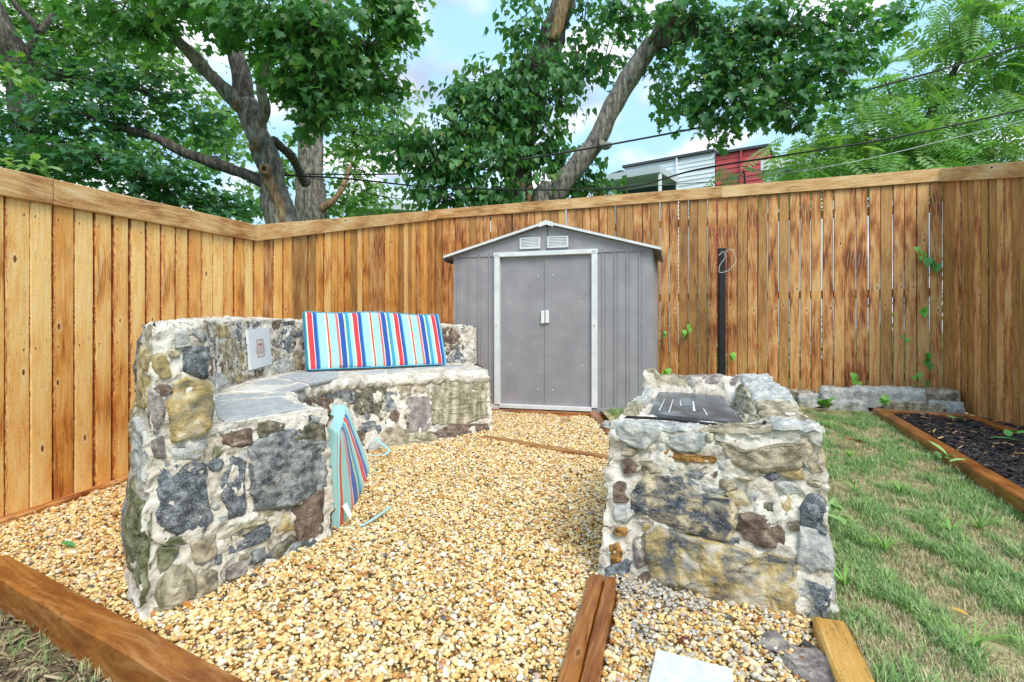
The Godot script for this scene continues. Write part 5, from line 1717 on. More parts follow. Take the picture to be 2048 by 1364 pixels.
func build_lawn() -> void:
	var gm := flat_mat(Color.WHITE, 0.6)
	gm.vertex_color_use_as_albedo = true
	gm.backlight_enabled = true
	gm.backlight = Color(0.25, 0.3, 0.12)
	M.grass = gm
	var sets := [[blade_tuft(9, 0.042, 0.018, 0.0012, 1), [], []], [blade_tuft(9, 0.052, 0.02, 0.0013, 2), [], []], [blade_tuft(7, 0.075, 0.02, 0.002, 3), [], []], [blade_tuft(8, 0.03, 0.03, 0.0016, 4), [], []]]
	var patchy := FastNoiseLite.new()
	patchy.seed = 8; patchy.frequency = 2.4; patchy.fractal_octaves = 3
	var fresh := lin("8aad66"); var deep := lin("688c52"); var dry := lin("dccfa8"); var lime := lin("a9cf78")
	for i in 90000:
		var d := 1.05 + 5.0 * pow(rng.randf(), 1.35)
		var x := rng.randf_range(0.75, lawn_right(d) + 0.05)
		if x < lawn_left(d) + 0.02 or (d > 5.5 - (x - 2.2) * 0.1 and x > 2.2): continue
		var n := patchy.get_noise_2d(x * 1.7, d * 0.75)
		var thin := patchy.get_noise_2d(x * 2.3 + 40.0, d * 2.3)
		var sand := exp(-(pow((x - (1.42 + (d - 1.75) * 0.3)) / 0.10, 2.0) + pow((d - 1.72) / 0.33, 2.0)))
		if rng.randf() < sand * 1.1: continue
		var edge := smoothstep(0.0, 0.10, lawn_right(d) - x - 0.02)
		var live := smoothstep(-0.16, 0.34, n) * (0.35 + 0.65 * edge)
		var k: int
		var c: Color
		if rng.randf() < live * 0.92 + 0.05:
			if thin < -0.28 and rng.randf() < 0.6: continue
			k = rng.randi() % 2
			if rng.randf() < 0.10: k = 2
			c = deep.lerp(fresh, rng.randf()).lerp(lime, 0.55 * pow(rng.randf(), 2.0))
			if rng.randf() < 0.12: c = c.lerp(dry, 0.7)
		else:
			if rng.randf() < 0.45: continue
			k = 3
			c = dry.lerp(lin("8f8052"), rng.randf() * 0.8)
		var s := rng.randf_range(0.7, 1.15)
		var b := Basis(Vector3.UP, rng.randf() * TAU).rotated(Vector3.RIGHT, rng.randf_range(-0.3, 0.3)).scaled(Vector3(s, s, s))
		sets[k][1].append(Transform3D(b, w(x, ground_h(d) + 0.012, d)))
		sets[k][2].append(c)
	var root := Node3D.new()
	root.name = numbered("grass")
	add_child(root)
	tag(root, "patchy green lawn grass with dry straw between the grill and the mulch bed", "grass")
	root.set_meta("kind", "stuff")
	for s in sets:
		many("blades", root, s[0], gm, s[1], s[2])
	# thin dry grass in the dirt at the lower left
	var xf := []
	var cl := []
	for i in 2600:
		var d := rng.randf_range(0.9, 2.2)
		var x := rng.randf_range(-2.6, -0.3)
		if x > gravel_left(d) - 0.17: continue
		if patchy.get_noise_2d(x * 2.0, d * 2.0 + 20.0) < -0.05 and rng.randf() < 0.75: continue
		var s := rng.randf_range(0.5, 1.0)
		xf.append(Transform3D(Basis(Vector3.UP, rng.randf() * TAU).rotated(Vector3.RIGHT, rng.randf_range(-0.6, 0.6)).scaled(Vector3(s, s, s)), w(x, -0.08, d)))
		cl.append(dry.lerp(fresh, rng.randf() * 0.9) if rng.randf() < 0.6 else fresh)
	root = Node3D.new()
	root.name = numbered("grass")
	add_child(root)
	tag(root, "sparse dry grass on the bare dirt at the lower left corner", "grass")
	root.set_meta("kind", "stuff")
	many("blades", root, sets[0][0], gm, xf, cl)
	# dead leaves and bits of stalk lying on that dirt
	var lx := []
	var lc := []
	for i in 5200:
		var d := rng.randf_range(0.95, 2.3)
		var x := rng.randf_range(-2.6, -0.25)
		if x > gravel_left(d) - 0.15: continue
		var s := rng.randf_range(0.25, 0.9)
		var b := Basis.from_euler(Vector3(rng.randf_range(-0.4, 0.4), rng.randf() * TAU, rng.randf_range(-0.4, 0.4))) * Basis.from_scale(Vector3(s, 0.5, s * rng.randf_range(0.5, 1.4)))
		lx.append(Transform3D(b, w(x, -0.082 + rng.randf_range(0.0, 0.012), d)))
		lc.append(lin("5c4c38").lerp(lin("b5a582"), pow(rng.randf(), 1.5)))
	# bark mulch
	var st := st_new()
	sheet(st, 30, 30, func(u, v):
		var d := lerpf(1.9, 5.2, v)
		var x := lerpf(lawn_right(d) + 0.06, 4.2, u)
		return w(x, mulch_y(x, d) - 0.012, d))
	structure(done(st), "mulch_soil", tri_mat(mottled([C("1d1a1a"), C("2b2626"), C("3a3331")], 0.5, 0.8, 1.0, C("5a4c40"), 0.8), 2.0, 0.95))
	var chip := st_new()
	bevel_box(chip, Vector3(-0.03, -0.003, -0.006), Vector3(0.03, 0.003, 0.006), 0.0015)
	var chip_mesh := done(chip)
	var xs := []
	var cs := []
	for i in 9000:
		var d := rng.randf_range(2.3, 5.2)
		var x := rng.randf_range(2.4, 4.2)
		if x < lawn_right(d) + 0.09 or x > 4.32 - (5.7 - d) * 0.12 - 0.05 or d > 5.22 - (x - 3.45) * 0.6: continue
		var b := Basis.from_euler(Vector3(rng.randf_range(-0.35, 0.35), rng.randf() * TAU, rng.randf_range(-0.35, 0.35)))
		var s := rng.randf_range(0.5, 1.3)
		b = b * Basis.from_scale(Vector3(s, rng.randf_range(0.6, 1.4), rng.randf_range(0.5, 1.3)))
		xs.append(Transform3D(b, w(x, mulch_y(x, d) + rng.randf_range(-0.004, 0.014), d)))
		var r := rng.randf()
		var c := lin("201c1d").lerp(lin("3a3538"), rng.randf())
		if r > 0.955: c = lin("a87a4c").lerp(lin("c9a878"), rng.randf())
		elif r > 0.88: c = lin("5c5354")
		cs.append(c)
	var mm := flat_mat(Color.WHITE, 0.65)
	mm.vertex_color_use_as_albedo = true
	var lo := many("leaf_litter", self, chip_mesh, mm, lx, lc)
	tag(lo, "dry brown leaf litter and stalks on the dirt at the lower left", "litter")
	var o := many("mulch", self, chip_mesh, mm, xs, cs)
	tag(o, "black shredded bark mulch filling the raised bed at the right", "mulch")

func mulch_y(x: float, d: float) -> float:
	return ground_h(d) + 0.055 + 0.02 * lump.get_noise_2d(x * 0.4, d * 0.4)

# ---------------------------------------------------------------- trees
func leaf_mesh(kind: String) -> ArrayMesh:
	# unit long leaf in the xz plane, stem at the origin, tip along +z, folded a little along the midrib
	var st := st_new()
	st.set_smooth_group(-1)
	var half := []
	if kind == "maple":
		half = [Vector2(0, 0), Vector2(0.16, -0.04), Vector2(0.34, -0.02), Vector2(0.30, 0.12), Vector2(0.58, 0.22), Vector2(0.44, 0.34), Vector2(0.52, 0.52), Vector2(0.30, 0.48), Vector2(0.16, 0.56), Vector2(0.24, 0.74), Vector2(0.10, 0.74), Vector2(0, 1.0)]
	elif kind == "heart":
		half = [Vector2(0, 0), Vector2(0.24, -0.06), Vector2(0.40, 0.10), Vector2(0.40, 0.32), Vector2(0.24, 0.62), Vector2(0, 1.0)]
	elif kind == "oval":
		half = [Vector2(0, 0), Vector2(0.15, 0.2), Vector2(0.20, 0.5), Vector2(0.13, 0.8), Vector2(0, 1.0)]
	for s in [-1.0, 1.0]:
		var pts := []
		for p in half:
			var z: float = p.y
			pts.append(Vector3(p.x * s, 0.22 * absf(p.x) - 0.16 * z * z, z))
		var hub := Vector3(0, -0.16 * 0.12, 0.30) if kind == "maple" else Vector3(0, -0.16 * 0.16, 0.4)
		for k in pts.size() - 1:
			if s > 0.0: tri(st, hub, pts[k + 1], pts[k])
			else: tri(st, hub, pts[k], pts[k + 1])
	return done(st)

func pinnate_mesh() -> ArrayMesh:
	var st := st_new()
	st.set_smooth_group(-1)
	var n := 9
	for k in n:
		var t := 0.16 + 0.8 * k / (n - 1.0)
		var at0 := Vector3(0, -0.22 * t * t, t)
		var ln := 0.25 * (1.0 - 0.45 * absf(t - 0.45))
		for s in [-1.0, 1.0]:
			var tip := at0 + Vector3(s * ln, -0.05, ln * 0.25)
			var side := Vector3(-0.25 * s, 0, 1.0).normalized() * 0.044
			var m := at0.lerp(tip, 0.45) + Vector3(0, 0.006, 0)
			if s > 0.0:
				tri(st, at0, m - side, m + side); tri(st, m - side, tip, m + side)
			else:
				tri(st, at0, m + side, m - side); tri(st, m + side, tip, m - side)
	var wdt := Vector3(0.008, 0, 0)
	quad(st, wdt, -wdt, Vector3(0, -0.2, 1.0) - wdt * 0.3, Vector3(0, -0.2, 1.0) + wdt * 0.3)
	return done(st)

# clumps: [px, py, distance, half width px, half height px, half depth m, leaves]
func foliage(parent: Node3D, called: String, mesh: Mesh, m: Material, clumps: Array, size: float, tones: Array, per_twig: int, droop: float, tight: float) -> void:
	var xf := []
	var cols := []
	var tw := st_new()
	for c in clumps:
		var o := at(c[0], c[1], c[2])
		var k: float = c[2] / FPX
		var rad := Vector3(c[3] * k, c[4] * k, c[5])
		var twigs: int = maxi(1, int(c[6] / per_twig))
		for t in twigs:
			var dir := Vector3(rng.randfn(), rng.randfn(), rng.randfn()).normalized()
			var q := o + dir * rad * pow(rng.randf(), 0.42)
			var out := (dir * Vector3(1, 0.25, 1)).normalized()
			var tone := rng.randf()
			if t % 3 == 0 and per_twig > 3:
				var from := o + Vector3(rng.randf_range(-0.3, 0.3) * rad.x, -0.25 * rad.y, rng.randf_range(-0.2, 0.2))
				var mid := from.lerp(q, 0.5) + Vector3(0, 0.08, 0)
				tube(tw, [from - parent.position, mid - parent.position, q - parent.position], [0.011, 0.007, 0.004], 4, 0.0, false)
			for i in per_twig:
				var p := q + Vector3(rng.randfn(), rng.randfn() * 0.45, rng.randfn()) * tight
				var yaw := atan2(out.x, out.z) + rng.randf_range(-1.3, 1.3)
				var b := Basis(Vector3.UP, yaw) * Basis(Vector3.RIGHT, droop + rng.randfn() * 0.38) * Basis(Vector3.BACK, rng.randfn() * 0.35)
				var s := size * rng.randf_range(0.5, 1.2)
				xf.append(Transform3D(b.scaled(Vector3(s, s, s)), p - parent.position))
				var col: Color = (tones[0] as Color).lerp(tones[1], clampf(tone * 0.7 + rng.randf() * 0.3, 0, 1))
				if rng.randf() < 0.06: col = col.lerp(tones[2], rng.randf())
				cols.append(col)
	many(called, parent, mesh, m, xf, cols)
	if clumps.size() > 3:
		part(done(tw), "twigs", M.bark_dark, parent).set_meta("kind", "stuff")

func leaf_mat(back: Color) -> StandardMaterial3D:
	var m := flat_mat(Color.WHITE, 0.42)
	m.vertex_color_use_as_albedo = true
	m.backlight_enabled = true
	m.backlight = back
	return m

func limb(parent: Node3D, called: String, pts: Array, r0: float, r1: float, m: Material, sides := 14, rough := 0.22) -> void:
	var st := st_new()
	var c := spline(pts, 7)
	for i in c.size(): c[i] = c[i] - parent.position
	var rr := []
	for i in c.size():
		rr.append(lerpf(r0, r1, float(i) / (c.size() - 1)))
	tube(st, c, rr, sides, rough)
	part(done(st), called, m, parent)

func build_trees() -> void:
	var maple := leaf_mesh("maple")
	var heart := leaf_mesh("heart")
	var oval := leaf_mesh("oval")
	var green := leaf_mat(Color(0.92, 1.0, 0.55))
	var bright := leaf_mat(Color(0.95, 1.0, 0.6))
	# big maple behind the corner of the left fence
	var t := thing("maple_tree", "large maple with a scarred dark forked trunk behind the left fence corner", "tree", w(-3.2, 0, 8.0))
	var root := t.position
	limb(t, "trunk", ([w(-3.0, -0.1, 8.05), at(566, 470, 8.0), at(552, 400, 8.0), at(535, 330, 7.95), at(512, 262, 7.9), at(492, 205, 7.9)]), 0.195, 0.15, M.bark, 18, 0.3)
	limb(t, "limb", ([at(500, 225, 7.9), at(440, 170, 7.8), at(392, 118, 7.6), at(350, 75, 7.4), at(300, 10, 7.2)]), 0.12, 0.05, M.bark)
	limb(t, "limb", ([at(492, 215, 7.9), at(482, 150, 8.0), at(470, 100, 8.1), at(466, 40, 8.2), at(480, -60, 8.3)]), 0.14, 0.08, M.bark_dark)
	limb(t, "limb", ([at(515, 265, 7.9), at(528, 220, 7.8), at(522, 170, 7.7), at(540, 100, 7.6), at(590, 20, 7.4)]), 0.09, 0.05, M.bark)
	limb(t, "branch", ([at(540, 372, 7.95), at(500, 352, 7.85), at(440, 330, 7.7), at(370, 305, 7.5), at(310, 275, 7.4), at(240, 255, 7.3), at(170, 228, 7.3), at(90, 205, 7.3)]), 0.095, 0.022, M.bark_dark, 10)
	limb(t, "branch", ([at(245, 258, 7.3), at(200, 262, 7.2), at(150, 268, 7.1)]), 0.03, 0.012, M.bark_dark, 8)
	limb(t, "branch", ([at(545, 280, 7.9), at(580, 310, 8.3), at(600, 345, 8.8), at(612, 368, 9.0)]), 0.06, 0.07, M.bark_dark, 10)
	limb(t, "torn_wood", [at(530, 335, 7.86), at(543, 370, 7.86), at(557, 405, 7.88), at(567, 450, 7.9)], 0.10, 0.08, M.bare_wood, 9, 0.3)
	# knots and the torn scar on the trunk
	for q in [[470, 208, 7.68, 0.05], [505, 288, 7.66, 0.075], [528, 338, 7.70, 0.09]]:
		var st := st_new()
		var c := at(q[0], q[1], q[2]) - root
		var rr: float = q[3]
		sheet(st, 14, 5, func(u, v):
			var a: float = u * TAU
			var r: float = rr * (1.1 - 0.75 * v) * (1.0 + 0.25 * sin(a * 2.0 + rr * 90.0))
			return c + Vector3(cos(a) * r * 0.75, sin(a) * r * 1.2, -0.05 + 0.07 * sin(v * 2.4)))
		part(done(st), "branch_scar", M.bare_wood, t)
	foliage(t, "crown", maple, green, [
		[250, 10, 7.2, 130, 55, 0.56, 394.06], [400, 10, 7, 110, 50, 0.56, 414.8], [520, 35, 6.8, 110, 60, 0.56, 539.24], [640, 60, 6.9, 110, 90, 0.62, 663.68], [740, 80, 7.2, 80, 90, 0.56, 435.54], [790, 25, 7.2, 60, 40, 0.31, 269.62],
		[575, 140, 6.9, 40, 50, 0.31, 155.55], [640, 160, 7, 80, 80, 0.43, 352.58], [620, 230, 7.2, 50, 50, 0.25, 228.14], [700, 180, 7.2, 60, 50, 0.31, 248.88], [755, 175, 7.3, 40, 30, 0.19, 114.07],
		[280, 60, 7.3, 80, 35, 0.43, 176.29], [500, -70, 7.2, 330, 30, 0.31, 165.92]], 0.135, [Color(0.071, 0.215, 0.086), Color(0.203, 0.441, 0.135), Color(0.360, 0.520, 0.121)], 7, 0.75, 0.11)
	foliage(t, "low_spray", maple, green, [
		[60, 250, 7.2, 110, 50, 0.56, 462.5], [180, 220, 7.1, 110, 45, 0.56, 462.5], [60, 330, 7, 110, 50, 0.56, 417.91], [180, 310, 6.9, 110, 40, 0.5, 387.84], [300, 350, 7, 100, 45, 0.5, 417.91], [370, 395, 7.2, 100, 40, 0.5, 313.17], [120, 150, 7.6, 130, 45, 0.56, 417.91], [280, 180, 7.6, 90, 45, 0.5, 313.17], [380, 250, 7.8, 70, 40, 0.43, 193.92], [420, 410, 7.3, 80, 30, 0.37, 163.85], [250, 410, 7, 90, 35, 0.37, 178.36], [-60, 250, 7.2, 60, 130, 0.56, 298.66]],
		0.115, [Color(0.049, 0.160, 0.097), Color(0.121, 0.309, 0.135), Color(0.284, 0.450, 0.121)], 8, 0.35, 0.12)
	# second trunk
	t = thing("straight_tree", "straight grey trunk standing just right of the scarred maple, thin pale foliage", "tree", w(-3.5, 0, 9.8))
	root = t.position
	limb(t, "trunk", ([w(-3.45, -0.1, 9.8), at(623, 470, 9.8), at(622, 380, 9.8), at(622, 280, 9.8), at(625, 180, 9.9), at(640, 60, 10.0), at(650, -60, 10.2)]), 0.27, 0.16, M.bark, 18, 0.18)
	limb(t, "branch", ([at(640, 420, 9.7), at(668, 400, 9.7), at(688, 368, 9.8), at(700, 330, 9.9)]), 0.07, 0.025, M.bare_wood, 9)
	foliage(t, "crown", maple, bright, [[700, 250, 11.5, 80, 60, 0.62, 435.54], [770, 270, 11.8, 70, 60, 0.62, 311.1], [720, 340, 11.5, 80, 50, 0.62, 311.1], [790, 220, 12, 60, 40, 0.62, 186.66], [690, 400, 11, 60, 40, 0.5, 207.4], [560, 330, 11.5, 60, 70, 0.62, 311.1], [450, 300, 12, 70, 70, 0.62, 311.1], [740, 400, 11.5, 60, 30, 0.5, 124.44], [600, 100, 11, 160, 90, 0.74, 518.5]], 0.14, [Color(0.121, 0.300, 0.097), Color(0.284, 0.506, 0.170), Color(0.360, 0.520, 0.194)], 7, 0.6, 0.16)
	# distant pale trees at the upper left
	t = thing("distant_tree", "tall pale green tree far behind at the upper left with a dark leaning trunk", "tree", w(-9.6, 0, 13.0))
	root = t.position
	limb(t, "trunk", ([w(-9.6, 0, 13.0), at(60, 300, 12.6), at(40, 160, 12.3), at(22, 90, 12.0), at(-10, 30, 11.8), at(-40, -40, 11.6)]), 0.3, 0.2, M.bark_dark, 14)
	limb(t, "branch", ([at(40, 150, 12.3), at(70, 60, 12.0), at(40, 20, 11.8), at(10, -20, 11.6)]), 0.09, 0.05, M.bark_dark, 8)
	limb(t, "branch", ([at(80, 65, 12.0), at(110, 20, 12.0), at(100, -20, 12.0)]), 0.07, 0.04, M.bark_dark, 8)
	foliage(t, "crown", maple, bright, [[80, 60, 13.5, 120, 70, 0.99, 642.94], [200, 70, 13.5, 110, 70, 0.87, 642.94], [120, 140, 13.2, 140, 60, 0.87, 580.72], [320, 140, 13.5, 110, 80, 0.87, 642.94], [420, 220, 13.5, 90, 80, 0.74, 539.24], [60, 20, 13.2, 90, 50, 0.74, 331.84], [330, 300, 13.5, 110, 70, 0.74, 435.54], [150, 290, 13.5, 150, 80, 0.74, 539.24], [0, 120, 12.5, 60, 80, 0.74, 269.62], [480, 400, 12.5, 60, 50, 0.62, 228.14]], 0.17, [Color(0.112, 0.281, 0.097), Color(0.303, 0.520, 0.170), Color(0.360, 0.520, 0.194)], 7, 0.6, 0.2)
	# vine-covered stump and its leaning live trunk
	t = thing("vine_covered_tree", "dead dark trunk smothered in heart leaved vine behind the shed", "tree", w(0.2, 0, 9.4))
	root = t.position
	limb(t, "trunk", ([w(0.2, -0.1, 9.4), at(1040, 400, 9.4), at(1032, 330, 9.35), at(1042, 270, 9.35), at(1060, 200, 9.3), at(1085, 120, 9.3), at(1115, 50, 9.3), at(1135, -40, 9.35)]), 0.27, 0.17, M.bark_dark, 16, 0.4)
	limb(t, "stub", ([w(0.12, 1.9, 9.0), at(1042, 395, 9.0), at(1046, 366, 9.0)]), 0.05, 0.035, M.bare_wood, 8)
	limb(t, "stub", ([w(0.26, 1.9, 9.0), at(1058, 395, 9.0), at(1062, 372, 9.0)]), 0.045, 0.03, M.bare_wood, 8)
	limb(t, "broken_limb", ([at(1105, 80, 9.1), at(1118, 40, 9.05), at(1128, 5, 9.0), at(1140, -40, 9.0)]), 0.09, 0.12, M.bare_wood, 9, 0.4)
	foliage(t, "vine", heart, green, [
		[1000, 230, 9, 110, 70, 0.43, 980.88], [930, 260, 8.8, 90, 80, 0.43, 482.2], [880, 320, 8.7, 80, 70, 0.43, 762.5], [830, 300, 8.7, 50, 45, 0.31, 171.1], [785, 275, 8.8, 40, 28, 0.25, 69.48], [980, 320, 8.6, 80, 70, 0.37, 326.65], [1000, 160, 9, 80, 55, 0.37, 326.65], [1060, 110, 9, 60, 60, 0.37, 279.99], [1050, 40, 9.2, 50, 60, 0.31, 233.32], [1110, 190, 9, 70, 80, 0.37, 357.76], [1160, 130, 9.2, 60, 60, 0.37, 233.32], [880, 395, 8.7, 80, 40, 0.37, 279.99], [980, 395, 8.7, 60, 35, 0.31, 325.74], [1090, 290, 9.1, 60, 50, 0.31, 325.74], [1150, 340, 9.3, 60, 60, 0.31, 233.32], [1180, 380, 9.2, 60, 35, 0.25, 155.55], [930, 190, 8.9, 70, 40, 0.31, 171.1], [770, 310, 8.8, 25, 20, 0.19, 31.11], [1090, 360, 8.9, 40, 40, 0.25, 69.48]],
		0.125, [Color(0.057, 0.188, 0.086), Color(0.173, 0.403, 0.135), Color(0.360, 0.487, 0.097)], 6, 0.95, 0.10)
	t = thing("leaning_tree", "smooth grey trunk leaning right above the shed roof with a maple crown", "tree", w(0.55, 0, 9.0))
	root = t.position
	limb(t, "trunk", ([w(0.45, -0.1, 9.0), at(1085, 420, 8.9), at(1110, 385, 8.85), at(1150, 335, 8.8), at(1190, 285, 8.7), at(1225, 215, 8.6), at(1262, 150, 8.5), at(1300, 95, 8.4), at(1325, 75, 8.4)]), 0.165, 0.135, M.bark, 18, 0.16)
	limb(t, "limb", ([at(1305, 95, 8.4), at(1335, 50, 8.3), at(1355, 10, 8.2), at(1370, -50, 8.1)]), 0.14, 0.10, M.bark_dark, 12)
	limb(t, "limb", ([at(1310, 88, 8.4), at(1350, 80, 8.2), at(1420, 60, 8.0), at(1500, 75, 7.9), at(1580, 60, 7.8)]), 0.10, 0.04, M.bark_dark, 10)
	limb(t, "stub", ([at(1200, 288, 8.62), at(1212, 292, 8.5), at(1220, 290, 8.42)]), 0.07, 0.045, M.bark, 9)
	foliage(t, "crown", maple, green, [
		[1260, 30, 8.6, 80, 50, 0.43, 243.69], [1380, 40, 8, 90, 60, 0.5, 359.84], [1480, 60, 7.8, 100, 70, 0.5, 436.58], [1590, 50, 7.8, 100, 60, 0.5, 385.76], [1690, 60, 7.9, 80, 60, 0.43, 269.62], [1760, 30, 8, 60, 40, 0.31, 128.59], [1420, 140, 7.8, 90, 60, 0.43, 333.91], [1530, 150, 7.7, 100, 60, 0.43, 385.76], [1640, 140, 7.8, 90, 55, 0.43, 307.99], [1470, 215, 7.7, 80, 45, 0.37, 243.69], [1570, 215, 7.7, 80, 40, 0.37, 217.77], [1400, 230, 7.9, 50, 40, 0.25, 108.88], [1340, 190, 8.2, 50, 60, 0.31, 141.03], [1430, 265, 7.8, 35, 28, 0.19, 50.81], [1660, 190, 7.8, 60, 35, 0.31, 115.11], [1320, 130, 8.6, 60, 50, 0.31, 128.59], [1720, 110, 7.9, 50, 40, 0.31, 108.88], [1180, 20, 9.2, 60, 50, 0.37, 166.96], [1500, -90, 8, 330, 50, 0.87, 289.32], [1800, 20, 8, 40, 30, 0.25, 38.37], [1590, 255, 7.8, 40, 25, 0.19, 44.59], [1220, 110, 9.4, 60, 60, 0.37, 166.96]],
		0.13, [Color(0.057, 0.188, 0.097), Color(0.173, 0.394, 0.135), Color(0.360, 0.520, 0.121)], 7, 0.8, 0.11)
	# feathery trees at the right
	var pin := pinnate_mesh()
	t = thing("feathery_tree", "light green feathery leaved tree rising behind the right half of the fence", "tree", w(7.8, 0, 11.0))
	root = t.position
	limb(t, "trunk", ([w(7.8, -0.1, 11.0), at(1835, 340, 11.0), at(1850, 250, 10.9), at(1900, 160, 10.8), at(1950, 40, 10.7), at(1990, -60, 10.7)]), 0.09, 0.04, M.bark_dark, 9)
	limb(t, "branch", ([at(1838, 320, 11.0), at(1800, 240, 10.8), at(1770, 160, 10.7)]), 0.04, 0.015, M.bark_dark, 7)
	limb(t, "branch", ([at(1845, 280, 11.0), at(1890, 260, 10.8), at(1960, 250, 10.6)]), 0.03, 0.012, M.bark_dark, 7)
	foliage(t, "crown", pin, bright, [
		[1730, 260, 10.4, 90, 70, 0.56, 96.44], [1640, 290, 10.2, 80, 50, 0.5, 70.52], [1850, 160, 10.8, 80, 70, 0.5, 82.96], [1900, 60, 10.8, 90, 70, 0.56, 82.96], [2000, 60, 10.6, 80, 80, 0.56, 96.44], [1980, 190, 10.4, 90, 70, 0.56, 108.88], [1850, 290, 10.2, 110, 60, 0.56, 121.33], [1980, 300, 10.2, 90, 60, 0.5, 108.88], [1740, 330, 10, 110, 35, 0.43, 82.96], [1900, 340, 10, 120, 35, 0.43, 82.96], [2060, 150, 10.4, 50, 150, 0.56, 82.96], [1700, 190, 10.6, 70, 40, 0.43, 38.37], [1960, -40, 10.8, 120, 50, 0.56, 76.74], [1580, 340, 10, 50, 25, 0.31, 32.15], [1800, 230, 10.6, 70, 40, 0.37, 38.37]],
		0.72, [Color(0.203, 0.469, 0.146), Color(0.360, 0.520, 0.220), Color(0.360, 0.520, 0.220)], 5, 0.35, 0.22)
	t = thing("sapling", "small feathery sapling in front of the red house, just above the fence", "tree", w(3.6, 0, 8.9))
	root = t.position
	limb(t, "trunk", ([w(3.62, 0, 8.9), at(1490, 380, 8.9), at(1480, 350, 8.9)]), 0.02, 0.01, M.bark, 6)
	foliage(t, "crown", pin, bright, [[1470, 350, 8.8, 35, 18, 0.19, 16.59], [1510, 365, 8.8, 30, 14, 0.19, 10.37]], 0.42, [Color(0.284, 0.520, 0.170), Color(0.360, 0.520, 0.220), Color(0.360, 0.520, 0.220)], 3, 0.3, 0.1)
	# hedge-like growth low behind the slatted fence, seen through its gaps
	t = thing("undergrowth", "low green undergrowth behind the gaps of the tan fence", "shrub", w(3.0, 0, 8.2))
	foliage(t, "leaves", oval, bright, [[1400, 700, 8.6, 200, 90, 0.25, 518.5], [1650, 720, 8, 180, 90, 0.25, 518.5], [1800, 700, 7.4, 80, 110, 0.19, 259.25], [1950, 640, 7.2, 110, 200, 0.25, 518.5]], 0.13, [Color(0.162, 0.375, 0.121), Color(0.360, 0.520, 0.194), Color(0.360, 0.520, 0.121)], 6, 0.6, 0.12)
	# shrub tips poking over the left fence
	for s in [["upper glossy leaved shrub sprig over the left fence at the picture edge", [[15, 145, 3.3, 34, 14, 0.09, 35.26]], w(-3.25, 0, 3.3), at(-10, 160, 3.3)], ["lower glossy leaved shrub sprig poking over the left fence top", [[40, 330, 3.2, 60, 10, 0.1, 45.63]], w(-3.1, 0, 3.25), at(20, 345, 3.2)]]:
		t = thing("shrub_sprig", s[0], "shrub", s[2], 0.0, "shrub tips above the left fence")
		root = t.position
		limb(t, "stem", ([s[2], (s[2] + s[3]) * 0.5 + Vector3(0.05, 0, 0), s[3]]), 0.012, 0.006, M.bark, 6)
		foliage(t, "leaves", oval, bright, s[1], 0.10, [Color(0.183, 0.412, 0.146), Color(0.360, 0.520, 0.220), Color(0.360, 0.520, 0.220)], 6, 0.1, 0.035)

# ---------------------------------------------------------------- houses and cables
func siding(a: Vector3, b: Vector3, h: float, step: float) -> ArrayMesh:
	# lapped boards from the line a-b upwards, facing the camera side
	var st := st_new()
	st.set_smooth_group(-1)
	var n := int(h / step)
	var out := Vector3(-(b - a).z, 0, (b - a).x).normalized() * 0.03
	for k in n:
		var y0 := Vector3(0, k * step, 0)
		var y1 := Vector3(0, (k + 1) * step, 0)
		quad(st, a + y0 + out, b + y0 + out, b + y1, a + y1)
		quad(st, b + y0 + out, a + y0 + out, a + y0, b + y0)
	return done(st)

func wall_box(a: Vector3, b: Vector3, h: float, deep: float) -> ArrayMesh:
	var st := st_new()
	st.set_smooth_group(-1)
	var back := Vector3((b - a).z, 0, -(b - a).x).normalized() * deep
	var up := Vector3(0, h, 0)
	var c := [a, b, b + back, a + back]
	for k in 4:
		quad(st, c[k], c[(k + 1) % 4], c[(k + 1) % 4] + up, c[k] + up)
	quad(st, a + up, b + up, b + back + up, a + back + up)
	return done(st)

func house_box(parent: Node3D, called: String, m: Material, a: Vector3, b: Vector3, y0: float, y1: float, f0: float, f1: float, proud: float, thick: float) -> void:
	# a piece on the front between fractions f0 and f1 of the line a-b
	var u := b - a
	var out := Vector3(-u.z, 0, u.x).normalized()
	var p := a + u * f0
	var q := a + u * f1
	p.y = y0; q.y = y0
	part(wall_box(p + out * proud, q + out * proud, y1 - y0, thick), called, m, parent)

